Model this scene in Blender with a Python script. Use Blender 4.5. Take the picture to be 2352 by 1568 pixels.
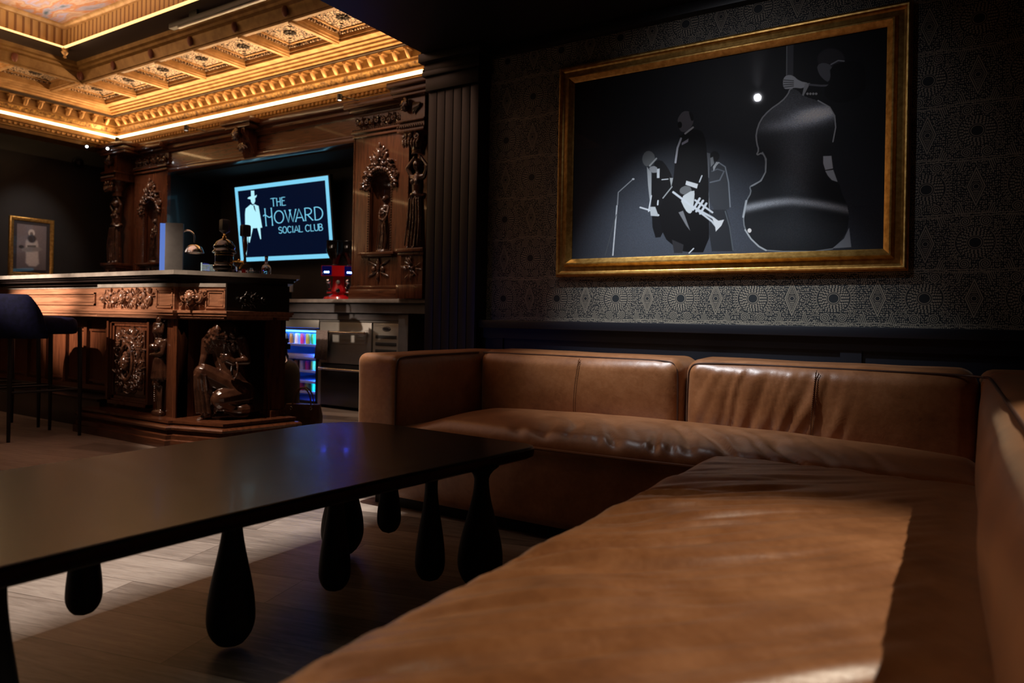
import bpy, math, random
import numpy as np
from mathutils import Vector, Matrix, noise

for o in list(bpy.data.objects): bpy.data.objects.remove(o)
S = bpy.context.scene
COL = S.collection
PI = math.pi
random.seed(7)

# ------------------------------------------------------------------ camera
EYE = Vector((0, 0, .80)); YAW = -.5586; ROLL = .0187; FPX = 1627.0; PY = 734.2
fwd = Vector((math.sin(YAW), math.cos(YAW), 0)); rt0 = Vector((math.cos(YAW), -math.sin(YAW), 0)); up0 = Vector((0, 0, 1))
rt = rt0*math.cos(ROLL) + up0*math.sin(ROLL); up = -rt0*math.sin(ROLL) + up0*math.cos(ROLL)
cd = bpy.data.cameras.new('camera'); cam = bpy.data.objects.new('camera', cd); COL.objects.link(cam)
m = Matrix((rt, up, -fwd)).transposed().to_4x4(); m.translation = EYE; cam.matrix_world = m
cd.sensor_width = 36; cd.lens = FPX*36/2352; cd.shift_y = -(784-PY)/2352; cd.clip_start = .02; cd.clip_end = 60
cd.dof.use_dof = True; cd.dof.focus_distance = 2.75; cd.dof.aperture_fstop = 3.2
S.camera = cam

# ------------------------------------------------------------------ world, exposure, lamps
S.view_settings.view_transform = 'Standard'; S.view_settings.look = 'None'
S.view_settings.gamma = 1; S.view_settings.use_curve_mapping = False; S.view_settings.exposure = 0.0
W = bpy.data.worlds.new('world'); S.world = W; W.use_nodes = True
W.node_tree.nodes['Background'].inputs[0].default_value = (.30, .34, .5, 1)
W.node_tree.nodes['Background'].inputs[1].default_value = .006

def spot(name, loc, target, watts, col, size, blend=.3, rad=.03):
    d = bpy.data.lights.new(name, 'SPOT'); d.energy = watts; d.color = col; d.spot_size = math.radians(size); d.spot_blend = blend; d.shadow_soft_size = rad
    o = bpy.data.objects.new(name, d); COL.objects.link(o); o.location = loc
    o.rotation_euler = (Vector(target)-Vector(loc)).to_track_quat('-Z', 'Y').to_euler(); return o
def area(name, loc, target, watts, col, sx, sy):
    d = bpy.data.lights.new(name, 'AREA'); d.shape = 'RECTANGLE'; d.size = sx; d.size_y = sy; d.energy = watts; d.color = col
    o = bpy.data.objects.new(name, d); COL.objects.link(o); o.location = loc
    o.rotation_euler = (Vector(target)-Vector(loc)).to_track_quat('-Z', 'Y').to_euler(); return o
COOL = (1, .93, .86); WARM = (1, .72, .45)
spot('picture_spot', (-1.42, 2.40, 2.26), (-1.04, 3.02, .86), 155, (.90, .95, 1), 60, .95, .022)
spot('added_picture_wash', (-1.1, 1.75, 2.26), (-.85, 3.25, 1.45), 13, (.92, .92, 1), 70, 1., .02)  # added wide fill, lifts the upper half of the print
spot('added_blue_spot', (-3.5, -.6, .75), (-2.32, 3.1, .62), 7, (.03, .12, 1), 24, 1., .05)  # added lamp without a visible source, tints the lower pilaster blue
spot('sofa_spot', (-1.9, 1.55, 2.26), (-1.9, 2.55, .4), 5, (1, .84, .66), 66, .9)
spot('seat_spot', (1.15, 2.15, 2.26), (-.12, 1.12, .43), 215, (1, .86, .66), 32, .9, .014)
spot('added_service_fill', (-4.0, 3.45, 2.8), (-4.25, 4.35, .55), 40, (1, .86, .70), 44, .8, .03)  # added lamp, brightens the steel fronts under the back counter
spot('near_seat_spot', (-.75, -.1, 2.26), (-.02, .75, .5), 17, (1, .80, .55), 62, .8, .02)
spot('aisle_spot', (-2.64, 2.14, 2.62), (-1.95, 1.15, 0), 440, (1, .92, .85), 56, .45, .015)
spot('bar_corner_spot', (-4.0, 1.35, 3.1), (-3.86, 2.70, .52), 620, (1, .78, .60), 22, .9, .02)
spot('bar_front_spot', (-6.0, -1.5, 2.95), (-5.75, 2.6, 1.03), 5600, (1, .78, .62), 14.5, 1., .03)
spot('bar_front_spot', (-5.2, -1.5, 2.95), (-4.75, 2.6, 1.0), 2600, (1, .78, .62), 15.5, 1., .03)
spot('back_bar_spot', (-4.02, 3.75, 2.95), (-4.05, 4.45, 1.7), 62, (1, .8, .66), 50, .7, .02)
spot('back_bar_spot', (-7.3, 3.75, 2.95), (-7.5, 4.45, 1.7), 48, (1, .8, .66), 50, .7, .02)
spot('portrait_spot', (-7.5, 3.6, 2.9), (-8.6, 3.78, 1.5), 36, COOL, 40, .8)
spot('coffered_spot', (-4.5, 3.35, 3.1), (-4.9, 4.4, 1.4), 4, WARM, 90, .9)

# ------------------------------------------------------------------ materials
def mat(name, col=(.5,.5,.5), rough=.5, metal=0., spec=.5, emit=None, es=0., coat=0., trans=0.):
    m = bpy.data.materials.new(name); m.use_nodes = True; b = m.node_tree.nodes['Principled BSDF']
    b.inputs['Base Color'].default_value = (*col, 1); b.inputs['Roughness'].default_value = rough; b.inputs['Metallic'].default_value = metal
    b.inputs['Specular IOR Level'].default_value = spec; b.inputs['Coat Weight'].default_value = coat; b.inputs['Coat Roughness'].default_value = .05
    b.inputs['Transmission Weight'].default_value = trans
    if emit: b.inputs['Emission Color'].default_value = (*emit, 1); b.inputs['Emission Strength'].default_value = es
    return m
def nodes(m): return m.node_tree.nodes, m.node_tree.links, m.node_tree.nodes['Principled BSDF']
def ramp(m, fac, stops):
    n, l, b = nodes(m); r = n.new('ShaderNodeValToRGB')
    while len(r.color_ramp.elements) < len(stops): r.color_ramp.elements.new(.5)
    for e, (p, c) in zip(r.color_ramp.elements, stops): e.position = p; e.color = (*c, 1)
    l.new(fac, r.inputs[0]); return r.outputs[0]
def texcoord(m, scale, kind='Object', rot=(0,0,0)):
    n, l, b = nodes(m); t = n.new('ShaderNodeTexCoord'); mp = n.new('ShaderNodeMapping'); mp.inputs['Scale'].default_value = scale; mp.inputs['Rotation'].default_value = rot
    l.new(t.outputs[kind], mp.inputs[0]); return mp.outputs[0]
def noise_tex(m, vec, scale, detail=4, rough=.55, dist=0.):
    n, l, b = nodes(m); t = n.new('ShaderNodeTexNoise'); t.inputs['Scale'].default_value = scale; t.inputs['Detail'].default_value = detail
    t.inputs['Roughness'].default_value = rough; t.inputs['Distortion'].default_value = dist
    l.new(vec, t.inputs['Vector']); return t.outputs['Fac']
def bump(m, h, strength, dist=.01, prev=None):
    n, l, b = nodes(m); t = n.new('ShaderNodeBump'); t.inputs['Strength'].default_value = strength; t.inputs['Distance'].default_value = dist
    l.new(h, t.inputs['Height'])
    if prev: l.new(prev, t.inputs['Normal'])
    l.new(t.outputs[0], b.inputs['Normal']); return t.outputs[0]
def wood(name, dark, light, rough=.35, axis='z', scale=6, coat=.2, bs=.15):
    m = mat(name, light, rough, coat=coat); n, l, b = nodes(m)
    sc = {'z': (9, 9, .7), 'x': (.7, 9, 9), 'y': (9, .7, 9)}[axis]
    v = texcoord(m, sc); f = noise_tex(m, v, scale, 6, .6, .6)
    l.new(ramp(m, f, [(.3, dark), (.7, light)]), b.inputs['Base Color']); bump(m, f, bs, .004); return m
def speckle(name, a, c, rough, scale, metal=0., bs=.1, coat=0.):
    m = mat(name, a, rough, metal, coat=coat); n, l, b = nodes(m)
    f = noise_tex(m, texcoord(m, (1, 1, 1)), scale, 5)
    l.new(ramp(m, f, [(.35, a), (.65, c)]), b.inputs['Base Color']); bump(m, f, bs, .003); return m

MAHOG = wood('mahogany', (.035, .010, .005), (.105, .034, .014), .26, coat=.4)
MAHOGX = wood('mahogany_along', (.038, .011, .005), (.11, .037, .016), .26, 'x', coat=.4)
WALNUT = wood('bar_walnut', (.15, .062, .032), (.36, .165, .09), .42, 'x')
CARVE = speckle('carved_walnut', (.030, .011, .006), (.095, .038, .02), .22, 30, coat=.8)
CARVEL = speckle('carved_walnut_light', (.10, .042, .022), (.30, .135, .075), .36, 30, coat=.4)
BRONZE = speckle('dark_polished_wood', (.022, .008, .005), (.055, .022, .012), .2, 18, coat=.9, bs=.05)
DARKW_SHADE = wood('dark_wood_and_shade', (.006, .004, .004), (.016, .010, .009), .35)  # dark wood of the riser; on the bar end it stands in for shade
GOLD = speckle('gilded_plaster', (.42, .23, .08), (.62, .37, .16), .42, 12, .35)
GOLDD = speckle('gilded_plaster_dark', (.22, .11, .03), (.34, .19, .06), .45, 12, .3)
GILT = speckle('gilt_frame_leaf', (.40, .21, .045), (.66, .39, .11), .36, 40, .75, .25)
BLACK = mat('black_paint', (.005, .005, .008), .42)
BLACKR = mat('black_rough', (.004, .004, .005), .8)
BLKWALL = speckle('black_plaster_wall', (.011, .010, .010), (.016, .014, .014), .7, 3)
NAVY = mat('navy_panel_paint', (.006, .008, .015), .45)
STEEL = speckle('brushed_steel', (.34, .33, .30), (.42, .41, .38), .38, 3, .85)
CHROME = mat('chrome', (.75, .75, .78), .12, 1)
BRASS = mat('polished_brass', (.75, .48, .16), .2, 1)
MARBLE = speckle('pale_marble', (.20, .18, .16), (.29, .26, .23), .28, 14, bs=.02)
GREYST = speckle('grey_stone_apron', (.065, .062, .065), (.09, .085, .088), .5, 9)
GLASSM = mat('clear_glass', (.9, .95, 1), .03, trans=1.); GLASSM.node_tree.nodes['Principled BSDF'].inputs['IOR'].default_value = 1.45
RED = mat('red_enamel', (.55, .008, .012), .25, coat=.6)
WHITE = mat('white_plastic', (.75, .75, .74), .4)
def led(name, col, s): return mat(name, (0, 0, 0), 1, emit=col, es=s)
LED = led('warm_led_strip', (1, .60, .26), 9)
LED2 = led('warm_led_strip_soft', (1, .58, .20), 2.2)

# leather
def leather():
    m = mat('tan_leather', (.33, .13, .045), .40, spec=.5, coat=.35); n, l, b = nodes(m); b.inputs['Coat Roughness'].default_value = .40; b.inputs['Sheen Weight'].default_value = .12; b.inputs['Sheen Tint'].default_value = (1, .85, .65, 1)
    v = texcoord(m, (1, 1, 1)); f = noise_tex(m, v, 7, 6, .65); f2 = noise_tex(m, v, 60, 4, .6)
    mx = n.new('ShaderNodeMath'); mx.operation = 'MULTIPLY_ADD'; l.new(f2, mx.inputs[0]); mx.inputs[1].default_value = .35; l.new(f, mx.inputs[2])
    l.new(ramp(m, mx.outputs[0], [(.36, (.17, .058, .018)), (.62, (.27, .100, .032)), (.85, (.36, .148, .056))]), b.inputs['Base Color'])
    rr = n.new('ShaderNodeMapRange'); l.new(f, rr.inputs[0]); rr.inputs[3].default_value = .30; rr.inputs[4].default_value = .48; l.new(rr.outputs[0], b.inputs['Roughness'])
    vo = n.new('ShaderNodeTexVoronoi'); vo.inputs['Scale'].default_value = 420; l.new(v, vo.inputs['Vector'])
    b1 = bump(m, vo.outputs['Distance'], .10, .001); b2 = bump(m, noise_tex(m, v, 28, 5, .6, .8), .16, .006, b1); return m
LEATHER = leather()
PIPE = mat('dark_piping', (.06, .022, .012), .45)
PIPEL = mat('tan_piping', (.22, .09, .035), .45)

# ------------------------------------------------------------------ mesh building
class MB:
    def __init__(s): s.v = []; s.f = []; s.M = Matrix.Identity(4)
    def add(s, vs, fs):
        k = len(s.v); s.v += [tuple(s.M @ Vector(p)) for p in vs]; s.f += [tuple(k+i for i in q) for q in fs]
    def box(s, a, b, bev=0.):
        x0, y0, z0 = a; x1, y1, z1 = b
        if bev <= 0:
            s.add([(x, y, z) for x in (x0, x1) for y in (y0, y1) for z in (z0, z1)], [(0,1,3,2), (4,6,7,5), (0,4,5,1), (2,3,7,6), (0,2,6,4), (1,5,7,3)]); return
        bm_ = bmesh.new(); bmesh.ops.create_cube(bm_, size=1)
        for v in bm_.verts: v.co = Vector((x0+(v.co.x+.5)*(x1-x0), y0+(v.co.y+.5)*(y1-y0), z0+(v.co.z+.5)*(z1-z0)))
        bmesh.ops.bevel(bm_, geom=bm_.edges[:], offset=bev, segments=2, affect='EDGES', profile=.6)
        bm_.verts.index_update(); s.add([v.co[:] for v in bm_.verts], [[v.index for v in f.verts] for f in bm_.faces]); bm_.free()
    def tube(s, pts, rad, seg=8, cap=True):
        pts = [Vector(p) for p in pts]; n = len(pts)
        if not hasattr(rad, '__len__'): rad = [rad]*n
        ref = None; vs = []; fs = []
        for i, p in enumerate(pts):
            t = (pts[min(i+1, n-1)]-pts[max(i-1, 0)]); t = t.normalized() if t.length > 1e-9 else Vector((0, 0, 1))
            if ref is None: ref = t.orthogonal().normalized()
            else:
                ref = ref - t*ref.dot(t); ref = ref.normalized() if ref.length > 1e-6 else t.orthogonal().normalized()
            c = t.cross(ref)
            for k in range(seg):
                a = 2*PI*k/seg; vs.append(p + (ref*math.cos(a)+c*math.sin(a))*rad[i])
        for i in range(n-1):
            for k in range(seg): fs.append((i*seg+k, i*seg+(k+1) % seg, (i+1)*seg+(k+1) % seg, (i+1)*seg+k))
        if cap: fs.append(tuple(range(seg-1, -1, -1))); fs.append(tuple((n-1)*seg+k for k in range(seg)))
        s.add(vs, fs)
    def ell(s, c, r, rot=None, seg=12, rings=8):
        c = Vector(c); r = (r, r, r) if not hasattr(r, '__len__') else r; vs = []; fs = []; rot = rot or Matrix.Identity(3)
        for i in range(1, rings):
            th = PI*i/rings
            for k in range(seg):
                ph = 2*PI*k/seg; vs.append(c + rot @ Vector((r[0]*math.sin(th)*math.cos(ph), r[1]*math.sin(th)*math.sin(ph), r[2]*math.cos(th))))
        vs.append(c + rot @ Vector((0, 0, r[2]))); vs.append(c - rot @ Vector((0, 0, r[2]))); t = len(vs)-2
        for i in range(rings-2):
            for k in range(seg): fs.append((i*seg+k, (i+1)*seg+k, (i+1)*seg+(k+1) % seg, i*seg+(k+1) % seg))
        for k in range(seg): fs.append((t, k, (k+1) % seg)); fs.append((t+1, (rings-2)*seg+(k+1) % seg, (rings-2)*seg+k))
        s.add(vs, fs)
    def cap(s, p, q, r1, r2, seg=12):
        p = Vector(p); q = Vector(q); d = q-p; L = max(d.length, 1e-6); pts = []; rad = []
        for i in range(5): a = PI/2*(i/4); pts.append(p - d/L*r1*math.cos(a)); rad.append(max(r1*math.sin(a), r1*.02))
        for i in range(5): a = PI/2*(i/4); pts.append(q + d/L*r2*math.sin(a)); rad.append(max(r2*math.cos(a), r2*.02))
        s.tube(pts, rad, seg)
    def lathe(s, prof, c=(0,0,0), seg=24, axis=None):
        vs = []; fs = []; R = Matrix.Identity(3) if axis is None else Vector((0, 0, 1)).rotation_difference(Vector(axis)).to_matrix(); c = Vector(c)
        for r, z in prof:
            for k in range(seg): a = 2*PI*k/seg; vs.append(c + R @ Vector((max(r, 1e-5)*math.cos(a), max(r, 1e-5)*math.sin(a), z)))
        for i in range(len(prof)-1):
            for k in range(seg): fs.append((i*seg+k, i*seg+(k+1) % seg, (i+1)*seg+(k+1) % seg, (i+1)*seg+k))
        fs.append(tuple(range(seg-1, -1, -1))); fs.append(tuple((len(prof)-1)*seg+k for k in range(seg)))
        s.add(vs, fs)
    def prism(s, poly, z0, z1):
        n = len(poly); s.add([(x, y, z0) for x, y in poly]+[(x, y, z1) for x, y in poly],
              [tuple(range(n-1, -1, -1)), tuple(range(n, 2*n))]+[(i, (i+1) % n, n+(i+1) % n, n+i) for i in range(n)])
    def sweep(s, path, prof, closed=False):
        """path: XY polyline walked so that the outward side is on the right; prof: (out, z) polyline. Mitred."""
        n = len(path); P = [Vector((x, y)) for x, y in path]; rows = []
        for i in range(n):
            a = P[i]-P[i-1] if (i > 0 or closed) else P[1]-P[0]; b = P[(i+1) % n]-P[i] if (i < n-1 or closed) else P[-1]-P[-2]
            na = Vector((a.y, -a.x)).normalized(); nb = Vector((b.y, -b.x)).normalized(); h = (na+nb); h = h/ max(h.dot(na), .2)
            rows.append([(P[i].x+h.x*d, P[i].y+h.y*d, z) for d, z in prof])
        k = len(prof); vs = [p for r in rows for p in r]; fs = []
        for i in range(n if closed else n-1):
            j = (i+1) % n
            for q in range(k-1): fs.append((i*k+q, j*k+q, j*k+q+1, i*k+q+1))
        s.add(vs, fs)
    def obj(s, name, m, parent=None, smooth=True, sub=0, world=True, label=None, angle=40):
        me = bpy.data.meshes.new(name); me.from_pydata(s.v, [], s.f); me.validate(); me.update()
        if m: me.materials.append(m)
        if smooth:
            me.shade_smooth()
            me.set_sharp_from_angle(angle=math.radians(angle))
        o = bpy.data.objects.new(name, me); COL.objects.link(o)
        if parent:
            o.parent = parent
            if world:
                t = Vector((0, 0, 0)); q = parent
                while q: t += Vector(q.location); q = q.parent
                o.location = -t
        if sub: d = o.modifiers.new('sub', 'SUBSURF'); d.levels = sub; d.render_levels = sub
        if label: o['label'] = label
        return o
import bmesh
def tag(o, label=None, cat=None, group=None, kind=None):
    if label: o['label'] = label
    if cat: o['category'] = cat
    if group: o['group'] = group
    if kind: o['kind'] = kind
    return o
def thing(name, label, cat, loc=(0,0,0), group=None, rot=None):
    o = bpy.data.objects.new(name, None); COL.objects.link(o); o.location = loc; o.empty_display_size = .1
    if rot: o.rotation_euler = rot
    return tag(o, label, cat, group)
def copy_tree(o, parent=None):
    c = o.copy(); COL.objects.link(c)
    if parent: c.parent = parent
    for ch in list(o.children): copy_tree(ch, c)
    return c
def B(name, a, b, m, parent=None, bev=0., world=True, label=None):
    x = MB(); x.box(a, b, bev); return x.obj(name, m, parent, world=world, label=label)
def struct(name, mb, m, smooth=True): return tag(mb.obj(name, m, smooth=smooth), kind='structure')
def sbox(name, a, b, m, bev=0.):
    x = MB(); x.box(a, b, bev); return struct(name, x, m)
def remesh(o, voxel=.005, smooth=4):
    d = o.modifiers.new('remesh', 'REMESH'); d.mode = 'VOXEL'; d.voxel_size = voxel; d.use_smooth_shade = True
    e = o.modifiers.new('smooth', 'SMOOTH'); e.factor = .5; e.iterations = smooth; return o
# ------------------------------------------------------------------ node arithmetic for the wallpaper
class X:
    def __init__(s, t, v): s.t = t; s.v = v
    def op(s, o, *a, clamp=False):
        n = s.t.nodes.new('ShaderNodeMath'); n.operation = o; n.use_clamp = clamp
        for i, q in enumerate((s,)+a):
            q = q.v if isinstance(q, X) else q
            if isinstance(q, (int, float)): n.inputs[i].default_value = q
            else: s.t.links.new(q, n.inputs[i])
        return X(s.t, n.outputs[0])
    def __add__(s, o): return s.op('ADD', o)
    def __sub__(s, o): return s.op('SUBTRACT', o)
    def __mul__(s, o): return s.op('MULTIPLY', o)
    def __truediv__(s, o): return s.op('DIVIDE', o)
    def lt(s, o): return s.op('LESS_THAN', o)
    def gt(s, o): return s.op('GREATER_THAN', o)
    def abs(s): return s.op('ABSOLUTE')
    def round(s): return s.op('ROUND')
    def mod(s, o): return s.op('FLOORED_MODULO', o)
    def max(s, o): return s.op('MAXIMUM', o)
    def min(s, o): return s.op('MINIMUM', o)
    def sqrt(s): return s.op('SQRT')
    def sin(s): return s.op('SINE')
    def atan2(s, o): return s.op('ARCTAN2', o)
    def band(s, a, b): return s.gt(a)*s.lt(b)
    def inv(s): return (s*-1.)+1.
def wallpaper():
    m = mat('patterned_wallpaper', (.02, .02, .03), .5); n, l, b = nodes(m); t = m.node_tree
    tc = n.new('ShaderNodeTexCoord'); sp = n.new('ShaderNodeSeparateXYZ'); l.new(tc.outputs['Object'], sp.inputs[0])
    x = X(t, sp.outputs[0]); z = X(t, sp.outputs[2]); P = .331; H = .2155
    cx = (x+.104)/P; cz = (z-.915)/H; j = cz.round(); sh = j.mod(2.)*.5; c = cx-sh
    dx = (c-c.round())*P; dz = (cz-j)*H; e = c+.5; ex = (e-e.round())*P
    r = (dx*dx+dz*dz*1.05).sqrt(); th = dz.atan2(dx)
    # dots field
    mp = n.new('ShaderNodeMapping'); mp.inputs['Scale'].default_value = (150, 1, 112); l.new(tc.outputs['Object'], mp.inputs[0])
    vo = n.new('ShaderNodeTexVoronoi'); vo.inputs['Scale'].default_value = 1; vo.inputs['Randomness'].default_value = .55; vo.voronoi_dimensions = '3D'; l.new(mp.outputs[0], vo.inputs['Vector'])
    dots = X(t, vo.outputs['Distance']).lt(.36)
    # circle motif
    core = r.lt(.0175); ring = r.band(.0195, .0222).max(r.band(.0262, .0285))
    def dashes(r0, r1, count, w=.2): return r.band(r0, r1)*((th*count).sin().gt(w*-1.))
    rad = dashes(.0300, .0372, 16).max(dashes(.0385, .0445, 20)).max(dashes(.0458, .0515, 25)).max(dashes(.0528, .0590, 29))
    side = dx.abs().gt(dz.abs()*1.1)
    arcs = (r.band(.0660, .0685).max(dashes(.0700, .0765, 40, 0.)).max(r.band(.0785, .0805))).max(dashes(.0820, .0875, 46, 0.))*side
    arcz = r.band(.0620, .0890)*side
    # small spirals above and below the circle
    sx = dx.abs()-.034; sz = dz.abs()-.082; sr = (sx*sx+sz*sz).sqrt(); spr = ((sr*900.)+(sz.atan2(sx))).sin().gt(.1)*sr.lt(.020); spz = sr.lt(.020)
    fx = dx.abs()-.072; fz = dz.abs()-.062; fr = (fx*fx+fz*fz).sqrt(); fl = (fr.band(.004, .0105)*(((fz.atan2(fx))*8.).sin().gt(0.))).max(fr.band(.012, .0135)); flz = fr.lt(.0135)
    # diamond motif
    dd = ex.abs()/.031+dz.abs()/.078; dd2 = dd+(((dz*45.).sin()).abs()*.0)
    er = (ex*ex+dz*dz).sqrt()
    dia = dd.band(.86, 1.0).max(dd.band(.66, .76)); inner = (er.band(.0085, .0110).max(er.band(.0150, .0165)*dd.lt(.66))).max((dz.abs().gt(.017))*((dz*900.).sin().gt(.2))*dd.lt(.6))
    diaz = dd.lt(1.08)
    hatch = (((ex.abs()+dz.abs()*.33)*900.).sin().gt(0.))
    tri = ((ex.abs()-.052).abs()/.024+((dz.abs()-.108)*-1.)/.052).lt(1.)*(dz.abs().lt(.104))
    edge = (dz.abs()-(H/2-.004)-((ex*120.).sin())*.0015).abs().lt(.0012).max((dz.abs()-(H/2-.0085)-((ex*120.).sin())*.0015).abs().lt(.001)*ex.abs().lt(.05))
    g = dots*(tri.inv())
    g = g.max(tri*hatch)
    circz = r.lt(.0605); g = g*(circz.inv())*(arcz.inv())*(spz.inv())*(flz.inv())
    g = g.max((ring.max(rad))*(core.inv())).max(arcs).max(spr).max(fl)
    g = g*(diaz.inv()); g = g.max(dia).max(inner*dd.lt(.66))
    g = g.max(edge*(r.gt(.062)))
    mx = n.new('ShaderNodeMix'); mx.data_type = 'RGBA'; l.new(g.v, mx.inputs['Factor'])
    mx.inputs['A'].default_value = (.016, .021, .026, 1); mx.inputs['B'].default_value = (.31, .275, .22, 1)
    l.new(mx.outputs['Result'], b.inputs['Base Color'])
    rr = (g*-.15)+.55; l.new(rr.v, b.inputs['Roughness']); b.inputs['Specular IOR Level'].default_value = .35
    return m
WALLP = wallpaper()

def plank_floor():
    m = mat('grey_brown_plank_floor', (.2, .15, .12), .38); n, l, b = nodes(m); t = m.node_tree
    v = texcoord(m, (1, 1, 1), 'Object', (0, 0, math.radians(-14)))
    br = n.new('ShaderNodeTexBrick'); br.inputs['Scale'].default_value = 1; br.inputs['Brick Width'].default_value = 1.25; br.inputs['Row Height'].default_value = .185
    br.inputs['Mortar Size'].default_value = .0012; br.inputs['Bias'].default_value = 0; br.offset = .37
    br.inputs['Color1'].default_value = (0, 0, 0, 1); br.inputs['Color2'].default_value = (1, 1, 1, 1); br.inputs['Mortar'].default_value = (.5, .5, .5, 1); l.new(v, br.inputs['Vector'])
    mp = n.new('ShaderNodeMapping'); mp.inputs['Scale'].default_value = (1.3, 13, 1); l.new(v, mp.inputs[0])
    ad = n.new('ShaderNodeVectorMath'); ad.operation = 'MULTIPLY_ADD'; l.new(br.outputs['Color'], ad.inputs[0]); ad.inputs[1].default_value = (7, 7, 7); l.new(mp.outputs[0], ad.inputs[2])
    f = noise_tex(m, ad.outputs[0], 3.2, 8, .62, 1.4); f2 = noise_tex(m, ad.outputs[0], 16, 4, .6, .4)
    a = X(t, f)*.75+X(t, f2)*.25; sep = n.new('ShaderNodeSeparateColor'); l.new(br.outputs['Color'], sep.inputs[0])
    a = a+(X(t, sep.outputs[0])-.5)*.40
    colr = ramp(m, a.v, [(.30, (.10, .078, .064)), (.52, (.23, .188, .158)), (.72, (.35, .295, .25))])
    mx = n.new('ShaderNodeMix'); mx.data_type = 'RGBA'; l.new(br.outputs['Fac'], mx.inputs['Factor']); l.new(colr, mx.inputs['A']); mx.inputs['B'].default_value = (.03, .02, .016, 1)
    l.new(mx.outputs['Result'], b.inputs['Base Color']); bump(m, a.v, .25, .002); return m
FLOORM = plank_floor()

# ------------------------------------------------------------------ structure
sbox('floor', (-9.2, -3.2, -.06), (1.6, 5.4, 0), FLOORM)
sbox('wall_right', (-2.2, 3.25, 0), (1.6, 3.4, 3.3), WALLP)          # the picture wall
sbox('wall_back', (-9.0, 5.1, 0), (-3.4, 5.25, 3.6), BLKWALL)
sbox('wall_left', (-9.0, -3.2, 0), (-8.6, 5.1, 3.6), BLKWALL)
sbox('wall_partition', (-2.56, 3.26, 0), (-2.2, 4.6, 3.3), BLACK)
sbox('wall_service', (-3.45, 4.3, 0), (-2.56, 5.25, 3.3), BLACK)
sbox('wall_near', (-9.2, -3.4, 0), (1.6, -3.2, 3.6), BLKWALL)
sbox('wall_sofa', (1.5, -3.2, 0), (1.6, 3.25, 3.3), BLACK)
sbox('ceiling', (-2.555, -3.2, 2.285), (1.6, 3.30, 3.6), BLACK)
# dado under the wallpaper
w = MB(); w.box((-2.2, 3.215, 0), (1.6, 3.25, .79)); w.box((-2.2, 3.17, .755), (1.6, 3.25, .797), .004); w.box((-2.2, 3.20, .70), (1.6, 3.25, .755))
w.box((-2.2, 3.19, 0), (1.6, 3.25, .14)); w.box((-2.12, 3.205, .14), (-2.06, 3.25, .70)); w.box((-.4, 3.205, .14), (-.32, 3.25, .70)); struct('trim_1', w, NAVY)
# fluted pilaster with its capital and base
w = MB(); w.box((-2.555, 3.15, 0), (-2.2, 3.26, 2.285))
for k in range(7):
    c = -2.545+k*.0575
    if k < 6: w.box((c, 3.143, .16), (c+.0535, 3.155, 2.08), .002)
w.box((-2.56, 3.125, 2.08), (-2.195, 3.26, 2.16), .003); w.box((-2.575, 3.11, 2.16), (-2.18, 3.26, 2.19), .005)
w.box((-2.565, 3.12, 2.19), (-2.19, 3.26, 2.235), .003); w.box((-2.59, 3.09, 2.235), (-2.165, 3.26, 2.285), .008); w.box((-2.565, 3.12, 0), (-2.19, 3.26, .16), .004)
struct('trim_2', w, BLACK)
w = MB(); w.box((-2.16, 3.20, 2.235), (1.5, 3.26, 2.285), .006); struct('trim_3', w, BLACK)

# ------------------------------------------------------------------ ornate ceiling over the bar
CX, CY = -8.035, 4.40
def ring(prof, name, m, parent, x1=-3.60, y0=-3.2):
    w = MB(); w.sweep([(x1, CY), (CX, CY), (CX, y0)][::-1], prof); return w.obj(name, m, parent)
# out = inward offset from the wall line towards the room
ceil = bpy.data.objects.new('ceiling_coffered', None); COL.objects.link(ceil); tag(ceil, kind='structure')
ACANT = speckle('gilded_acanthus', (.10, .04, .008), (.62, .36, .11), .4, 34, .3, 1.2)
LACE = mat('gilded_filigree', (.7, .5, .36), .4, .15)
nn, ll, bb = nodes(LACE); vv = texcoord(LACE, (1, 1, 1)); vo = nn.new('ShaderNodeTexVoronoi'); vo.feature = 'DISTANCE_TO_EDGE'; vo.inputs['Scale'].default_value = 38; ll.new(vv, vo.inputs['Vector'])
f1 = X(LACE.node_tree, vo.outputs['Distance']); f2 = X(LACE.node_tree, noise_tex(LACE, vv, 55, 4, .6, 1.5))
hh_ = (f1*2.2+f2*.75).op('MINIMUM', 1.)
ll.new(ramp(LACE, hh_.v, [(.50, (.025, .012, .007)), (.68, (.82, .60, .42))]), bb.inputs['Base Color']); bump(LACE, hh_.v, .8, .008)
DARKG = mat('dark_umber_plaster', (.055, .035, .025), .5)  # dark brown plaster for the bead, rosettes and soffit
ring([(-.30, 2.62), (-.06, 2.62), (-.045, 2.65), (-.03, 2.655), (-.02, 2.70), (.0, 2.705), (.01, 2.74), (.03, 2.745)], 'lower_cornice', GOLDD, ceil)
w = MB()
for k in range(88):
    x = -7.98+k*.05; w.box((x, CY-.025, 2.665), (x+.025, CY, 2.69))
    y = CY-.05-k*.05; w.box((CX, y, 2.665), (CX+.025, y+.025, 2.69))
w.obj('bead_row', GOLDD, ceil)
ring([(.03, 2.742), (.045, 2.742), (.048, 2.765), (.03, 2.768)], 'led_strip', LED, ceil)
ring([(.03, 2.768), (.03, 2.80), (.015, 2.81)], 'strip_backing', GOLD, ceil)
ring([(.015, 2.79), (.025, 2.82), (.045, 2.848)], 'acanthus_frieze', ACANT, ceil)
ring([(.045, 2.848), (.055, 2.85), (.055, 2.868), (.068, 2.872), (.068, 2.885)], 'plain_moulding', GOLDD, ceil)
ring([(.068, 2.885), (.068, 2.94), (.135, 2.94)], 'bracket_fascia', GOLDD, ceil)
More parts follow.
